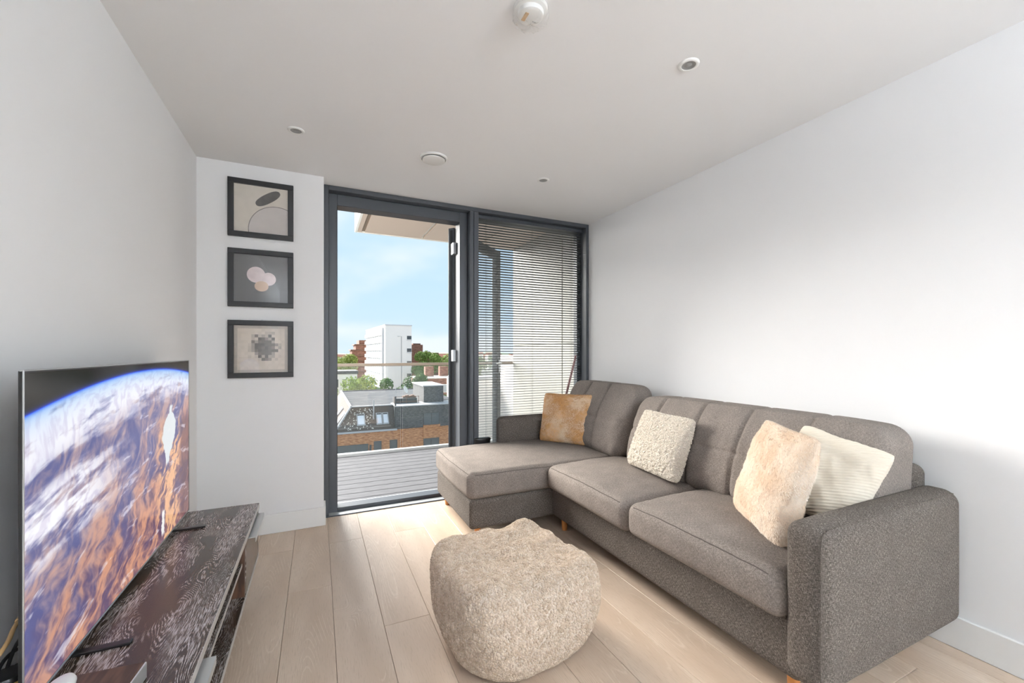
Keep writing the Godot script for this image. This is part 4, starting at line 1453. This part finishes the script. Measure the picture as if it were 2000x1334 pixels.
func build_town() -> void:
	var G := -20.0
	structure("ground", bx(V(-400, G - 1.0, -1500), V(900, G, 20)), M["asphalt"], "ground far below the balcony")
	near_block(G)
	white_tower(G)
	# brown stepped building to the left of the tower
	var z := thing("stepped_building", V(17, G, -205), "brown stepped terrace building behind the trees beside the tower", "building")
	for k in 7:
		var w := 12.5 - 1.55 * k
		part(z, "storey", bx(V(18.6 - w, -12.0 + 2.4 * k, -212), V(19.6, -10.1 + 2.4 * k, -198)), M["red brick"])
		part(z, "balcony", bx(V(18.0 - w, -10.1 + 2.4 * k, -212.4), V(19.6, -9.6 + 2.4 * k, -197.4)), M["rust"])
	part(z, "stair_tower", bx(V(16.9, G, -213), V(20.0, 6.6, -199)), M["red brick"])
	part(z, "plinth", bx(V(6.0, G, -212), V(19.6, -12.0, -198)), M["red brick"])
	# brown towers right of the tower
	var r := thing("brick_tower", V(40, G, -190), "brown brick tower just right of the white tower", "building")
	part(r, "shaft", bx(V(38.2, G, -196), V(43.4, 4.6, -190)), M["red brick"])
	part(r, "wing", bx(V(43.4, G, -196), V(50.5, 1.0, -189)), M["rust"])
	part(r, "roof_box", bx(V(39.2, 4.6, -195), V(42.6, 5.2, -191)), M["rust"])
	# small white building at the far left
	var wl := thing("white_house", V(5.0, G, -100), "low white building with dark windows behind the leftmost tree", "building")
	part(wl, "wall", bx(V(1.0, G, -106), V(8.0, -3.6, -99)), M["tower white"])
	part(wl, "roof", bx(V(0.8, -3.6, -106.2), V(8.2, -2.9, -98.8)), M["slate"])
	for k in 4: pane_window(wl, V(1.5 + 1.65 * k, -6.6, -99), V(2.6 + 1.65 * k, -4.6, -98.95), 1, M["tower white"], M["dark pane"], 0.12)
	# brick terrace with pale sills
	var t := thing("brick_terrace", V(28, G, -104), "brick terrace with white windows and chimneys behind the slate roof", "building")
	part(t, "wall", bx(V(22.5, G, -112), V(34.5, -5.4, -104)), M["red brick"])
	part(t, "parapet", bx(V(22.3, -5.4, -112.2), V(34.7, -5.1, -103.7)), M["render white"])
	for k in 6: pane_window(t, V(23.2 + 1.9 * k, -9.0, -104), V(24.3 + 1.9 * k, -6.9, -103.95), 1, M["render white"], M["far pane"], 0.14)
	for x in [25.2, 29.0, 32.8]:
		part(t, "chimney", bx(V(x, -5.0, -109), V(x + 2.2, -2.5, -107.4)), M["red brick"])
	var wr := thing("white_gable_building", V(34, G, -92), "plain white gable wall at the right edge of the door view", "building")
	part(wr, "wall", bx(V(27.6, G, -96), V(40.0, -4.9, -88)), M["tower white"])
	part(wr, "coping", bx(V(27.4, -4.9, -96.2), V(40.2, -4.5, -87.8)), M["lead"])
	# pale building glimpsed past the open door leaf
	var gp := thing("pale_building", V(46, G, -80), "pale rendered building seen through the blind beside the open door", "building")
	part(gp, "wall", bx(V(36.8, G, -86), V(60, 0.5, -78)), M["tower white"])
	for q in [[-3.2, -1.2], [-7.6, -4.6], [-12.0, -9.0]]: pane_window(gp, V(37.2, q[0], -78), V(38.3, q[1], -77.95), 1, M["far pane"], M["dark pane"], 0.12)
	# low houses and trees out to the horizon
	var rng := RandomNumberGenerator.new()
	rng.seed = 17
	var used := []
	var free := func(p: Vector3, r: float) -> bool:
		for u in used:
			if absf(u.x - p.x) < r + u.y and absf(u.z - p.z) < r + u.y: return false
		used.append(V(p.x, r, p.z))
		return true
	for k in 26:
		var d := rng.randf_range(330, 720)
		var a := rng.randf_range(0.02, 0.52)
		var at := V(d * a, G, -d)
		if not free.call(at, 10.0): continue
		var h := thing("far_house", at, "tiny red roofed house on the hazy horizon", "house", "houses on the horizon")
		var w := rng.randf_range(5, 9)
		var up := -4.6 + rng.randf_range(0.0, 4.0)
		part(h, "wall", bx(at + V(-w, 0, -5), V(at.x + w, up, at.z + 5)), M["render white"] if k % 3 else M["red brick"])
		var rf := Shape.new()
		rf.prism([V(at.x - w - 0.5, up, at.z - 5.5), V(at.x - w - 0.5, up, at.z + 5.5), V(at.x - w - 0.5, up + 3.0, at.z)], V(2 * w + 1.0, 0, 0))
		part(h, "roof", rf.mesh(10), M["red tile"])
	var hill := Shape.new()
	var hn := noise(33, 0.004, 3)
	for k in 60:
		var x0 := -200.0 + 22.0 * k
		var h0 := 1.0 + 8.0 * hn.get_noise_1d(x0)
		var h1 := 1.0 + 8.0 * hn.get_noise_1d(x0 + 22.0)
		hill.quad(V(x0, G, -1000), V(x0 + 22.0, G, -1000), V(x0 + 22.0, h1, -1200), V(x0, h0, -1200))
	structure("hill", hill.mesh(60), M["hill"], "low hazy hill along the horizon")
	var spots := [
		["yellow green bushy tree at the left behind the mansard roof", V(7.3, G, -90), 18.0, 4.4, Color8(150, 166, 84)],
		["yellow green tree close to the door frame at the left", V(2.6, G, -84), 17.2, 3.4, Color8(158, 172, 90)],
		["tall yellowish tree rising above the handrail at the left", V(8.2, G, -150), 24.0, 5.6, Color8(154, 160, 92)],
		["dark green tree right of the white tower's foot", V(14.9, G, -92), 18.0, 4.6, Color8(84, 118, 62)],
		["dark green tree behind the satellite dish", V(20.4, G, -98), 19.2, 4.2, Color8(74, 104, 58)],
		["rounded green tree against the white tower's right edge", V(30.5, G, -138), 18.6, 4.0, Color8(96, 128, 70)],
		["small green tree between the tower and the low white building", V(12.6, G, -118), 15.6, 3.6, Color8(92, 130, 70)],
		["broad green tree below the brown brick tower", V(38.5, G, -160), 23.4, 6.4, Color8(130, 150, 84)],
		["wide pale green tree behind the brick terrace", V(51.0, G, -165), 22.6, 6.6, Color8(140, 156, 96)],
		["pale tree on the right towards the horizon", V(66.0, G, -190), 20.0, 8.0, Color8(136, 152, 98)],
		["dark shrubby tree in front of the brick terrace", V(29.5, G, -100), 13.6, 2.2, Color8(88, 118, 66)]]
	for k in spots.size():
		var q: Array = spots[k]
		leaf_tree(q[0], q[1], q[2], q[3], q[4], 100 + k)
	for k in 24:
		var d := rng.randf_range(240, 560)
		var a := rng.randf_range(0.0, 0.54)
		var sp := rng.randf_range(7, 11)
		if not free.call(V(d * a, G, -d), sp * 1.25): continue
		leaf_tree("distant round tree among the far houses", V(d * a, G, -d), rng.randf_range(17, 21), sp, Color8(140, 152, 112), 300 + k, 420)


func near_block(G: float) -> void:
	var o := thing("mansard_building", V(8, G, -52), "brick building with slate mansard roof and skylights below the balcony", "building")
	var zf := -50.0
	var ye := -7.7
	var yr := -5.2
	part(o, "brick_wall", bx(V(-6.0, G, -74.5), V(17.0, ye, zf)), M["orange brick"])
	# left end of the roof is hipped, the front is a mansard slope
	var ms := Shape.new()
	ms.quad(V(1.65, ye, zf), V(8.28, ye, zf), V(8.28, yr, -52), V(3.5, yr, -52))
	part(o, "mansard_slope", ms.mesh(), M["stained slate"])
	var hp := Shape.new()
	hp.quad(V(1.65, ye, -74.5), V(1.65, ye, zf), V(3.5, yr, -52), V(3.5, yr, -73.5))
	part(o, "side_slope", hp.mesh(), M["stained slate"])
	var hip := Shape.new()
	hip.tube([V(1.65, ye + 0.05, zf + 0.05), V(3.5, yr + 0.06, -52)], 0.12, 0.12, 6)
	hip.tube([V(3.5, yr + 0.06, -52), V(3.5, yr + 0.06, -73.5)], 0.16, 0.16, 6)
	part(o, "hip_capping", hip.mesh(), M["lead"])
	part(o, "flat_roof", bx(V(3.5, yr - 0.6, -73.6), V(17.0, yr, -52)), M["roof felt"])
	part(o, "roof_edge", bx(V(3.5, yr, -52.25), V(8.28, yr + 0.12, -51.9)), M["lead"])
	part(o, "roof_edge", bx(V(3.4, yr, -73.7), V(17.0, yr + 0.14, -73.4)), M["slate"])
	part(o, "gutter", bx(V(1.5, ye - 0.16, zf), V(8.4, ye + 0.03, zf + 0.22), 0.03), M["lead"])
	# slate clad bay on the right
	part(o, "slate_bay", bx(V(8.28, -7.75, -53.4), V(17.0, -5.15, zf + 0.06)), M["slate"])
	part(o, "bay_coping", bx(V(8.2, -5.15, -53.4), V(17.0, -5.05, zf + 0.12)), M["lead"])
	for i in 17:
		part(o, "slate_course", bx(V(8.28, -7.75 + 0.152 * i, zf + 0.06), V(11.45 if i < 12 else 17.0, -7.745 + 0.152 * i + 0.02, zf + 0.085)), M["slate"])
	part(o, "brick_infill", bx(V(11.45, -9.1, zf), V(13.5, -7.45, zf + 0.10)), M["orange brick"])
	pane_window(o, V(11.5, -7.5, zf + 0.02), V(13.45, -6.05, zf + 0.08), 2, M["dark metal"], M["dark pane"])
	pane_window(o, V(11.5, -10.4, zf - 0.02), V(13.4, -9.1, zf + 0.03), 2, M["dark metal"], M["dark pane"])
	pane_window(o, V(1.5, -10.6, zf - 0.02), V(5.22, -9.15, zf + 0.03), 3, M["dark metal"], M["dark pane"])
	pane_window(o, V(5.34, -10.3, zf - 0.02), V(5.56, -9.3, zf + 0.03), 1, M["dark metal"], M["dark pane"], 0.03)
	pane_window(o, V(5.82, -10.35, zf - 0.02), V(6.66, -8.95, zf + 0.03), 1, M["dark metal"], M["dark pane"])
	pane_window(o, V(7.58, -10.35, zf - 0.02), V(8.43, -8.95, zf + 0.03), 1, M["dark metal"], M["dark pane"])
	for x in [7.9, 9.9]: part(o, "ledge", bx(V(x + 0.7, -10.42, zf), V(x + 2.1, -10.2, zf + 0.2)), M["lead"])
	# skylights on the slope
	var slope := V(0, 2.5, -2.0).normalized()
	var outw := V(0, 2.0, 2.5).normalized()
	for q in [[4.06, 4.96], [6.18, 6.86], [6.90, 7.58]]:
		var s := Shape.new()
		var b := Basis(Vector3.RIGHT, slope, outw)
		var c := V((q[0] + q[1]) / 2, -6.55, -50.9)
		var hw: float = (q[1] - q[0]) / 2
		s.box(V(-hw, -0.78, -0.05), V(hw, 0.78, 0.10), 0.02, Transform3D(b, c))
		var f := part(o, "skylight", s.mesh(20), M["lead"])
		var g := Shape.new()
		g.box(V(-hw + 0.12, -0.64, 0.10), V(hw - 0.12, 0.50, 0.13), 0.0, Transform3D(b, c))
		part(f, "pane", g.mesh(20), M["pale pane"])
		var d := Shape.new()
		d.box(V(-hw + 0.10, 0.50, 0.10), V(hw - 0.10, 0.66, 0.14), 0.0, Transform3D(b, c))
		part(f, "blind_box", d.mesh(20), M["dark metal"])
	for q in [[0.1, 0.5], [0.7, 0.9]]:
		var s := Shape.new()
		var sl := V(1.85, 2.5, 0).normalized()
		var b := Basis(V(0, 0, -1), sl, V(-2.5, 1.85, 0).normalized())
		var c := V(2.5, -6.5, lerpf(-52, -60, q[0]))
		s.box(V(-0.9, -0.8, -0.05), V(0.9, 0.8, 0.12), 0.02, Transform3D(b, c))
		var f := part(o, "skylight", s.mesh(20), M["lead"])
		var g := Shape.new()
		g.box(V(-0.75, -0.65, 0.12), V(0.75, 0.65, 0.14), 0.0, Transform3D(b, c))
		part(f, "pane", g.mesh(20), M["pale pane"])
	# pale lichen spots on the slope
	var rng := RandomNumberGenerator.new()
	rng.seed = 4
	var li := Shape.new()
	for k in 130:
		var u := rng.randf_range(0.08, 0.92)
		var w := rng.randf()
		var x := lerpf(lerpf(1.65, 3.5, u), 5.9, pow(w, 0.8))
		var c := V(x, lerpf(ye, yr, u), lerpf(zf, -52, u)) + outw * 0.01
		var r := rng.randf_range(0.02, 0.085)
		var pts := []
		for i in 6:
			var a := TAU * i / 6
			pts.append(c + (Vector3.RIGHT * cos(a) + slope * sin(a)) * r * rng.randf_range(0.7, 1.2))
		li.fan(pts)
	var lo := part(o, "lichen", li.mesh(), M["lichen"])
	lo.set_meta("kind", "stuff")
	# pipes
	for q in [[5.92, -7.6, -4.3, 0.075, "lead"], [8.25, -7.6, -3.95, 0.09, "dark metal"]]:
		var s := Shape.new()
		s.tube([V(q[0], q[1], -50.15 - (0.0 if q[0] > 8 else 0.8)), V(q[0], q[2], -50.15 - (0.0 if q[0] > 8 else 0.8))], q[3], q[3], 10)
		part(o, "vent_pipe", s.mesh(60), M[q[4]])
	# lift box
	part(o, "lift_housing", bx(V(12.0, yr, -58.5), V(14.5, -3.05, -52.0)), M["slate"])
	part(o, "lift_roof", bx(V(11.85, -3.05, -58.6), V(14.65, -2.93, -51.85)), M["lead"])
	# roof terrace box with rusty rails
	part(o, "roof_planter", bx(V(8.5, yr, -54.0), V(11.2, yr + 0.75, -52.2)), M["dark metal"])
	for y in [yr + 0.35, yr + 0.95]: part(o, "rail", bx(V(8.4, y, -52.1), V(11.4, y + 0.05, -52.03)), M["rust"])
	for x in [8.4, 9.85, 11.35]: part(o, "rail_post", bx(V(x, yr, -52.1), V(x + 0.05, yr + 1.0, -52.03)), M["rust"])
	for k in 7: part(o, "roof_debris", bx(V(9.6 + 0.22 * k, yr + 0.75, -53.5), V(9.9 + 0.22 * k, yr + 0.95 + 0.06 * (k % 3), -52.8), 0.02), M["rust"])
	var mast := Shape.new()
	mast.tube([V(8.75, yr, -53.0), V(8.75, yr + 1.9, -53.0)], 0.03, 0.03, 6)
	mast.tube([V(9.94, yr + 0.7, -53.0), V(9.94, yr + 1.5, -53.0)], 0.04, 0.04, 6)
	part(o, "mast", mast.mesh(), M["lead"])
	var dish := Shape.new()
	var bs := Basis(Vector3.UP, 0.9) * Basis(Vector3.RIGHT, 1.2)
	dish.lathe([Vector2(0.0, -0.12), Vector2(0.25, -0.08), Vector2(0.46, 0.02), Vector2(0.47, 0.04), Vector2(0.24, -0.05), Vector2(0.0, -0.09)], V(9.94, yr + 1.75, -53.0), 20, bs)
	part(o, "satellite_dish", dish.mesh(50), M["render white"])


func white_tower(G: float) -> void:
	var o := thing("tower_block", V(24, G, -166), "white tower block with long balcony bands", "building")
	o.rotation_degrees = V(0, 2.7, 0)
	# local axes: origin at the middle of the base
	var hx := 4.4
	var hz := 20.8
	var top := 10.2 - G
	part(o, "core", bx(V(-hx, 0, -hz), V(hx, top, hz)), M["tower white"], true)
	part(o, "parapet", bx(V(-hx - 0.15, top, -hz - 0.15), V(hx + 0.15, top + 0.35, hz + 0.15)), M["tower band"], true)
	part(o, "roof_plant", bx(V(-0.5, top + 0.35, 2), V(1.5, top + 1.0, 6)), M["dark metal"], true)
	var H := 2.62
	for k in 10:
		var y := top - 0.3 - H * (k + 1)
		part(o, "balcony_band", bx(V(-hx - 0.55, y, -hz), V(-hx, y + 1.05, hz - 3.2)), M["tower white"], true)
		part(o, "floor_edge", bx(V(-hx - 0.62, y - 0.22, -hz), V(-hx, y, hz - 3.2)), M["tower band"], true)
		for i in 9:
			var z := -hz + 1.0 + 4.0 * i
			part(o, "window", bx(V(-hx - 0.04, y + 1.05, z), V(-hx + 0.02, y + H - 0.3, z + 2.6)), M["far pane"], true)
	part(o, "stair_strip", bx(V(-hx - 0.6, 0, hz - 3.4), V(-hx, top - 0.6, hz - 3.0)), M["tower band"], true)
	for k in 5:
		var y := top - 4.6 - 4.3 * k
		part(o, "corner_window", bx(V(hx - 1.6, y, hz - 0.02), V(hx - 0.1, y + 1.2, hz + 0.05)), M["dark pane"], true)
		part(o, "corner_sill", bx(V(hx - 1.7, y - 0.35, hz), V(hx + 0.1, y - 0.15, hz + 0.2)), M["tower band"], true)
	var pipe := Shape.new()
	pipe.tube([V(0.9 - 1.3, top - 3.6, hz + 0.1), V(0.9, top - 3.6, hz + 0.1), V(0.9, 0, hz + 0.1)], 0.09, 0.09, 6)
	part(o, "drain_pipe", pipe.mesh(), M["lead"], true)
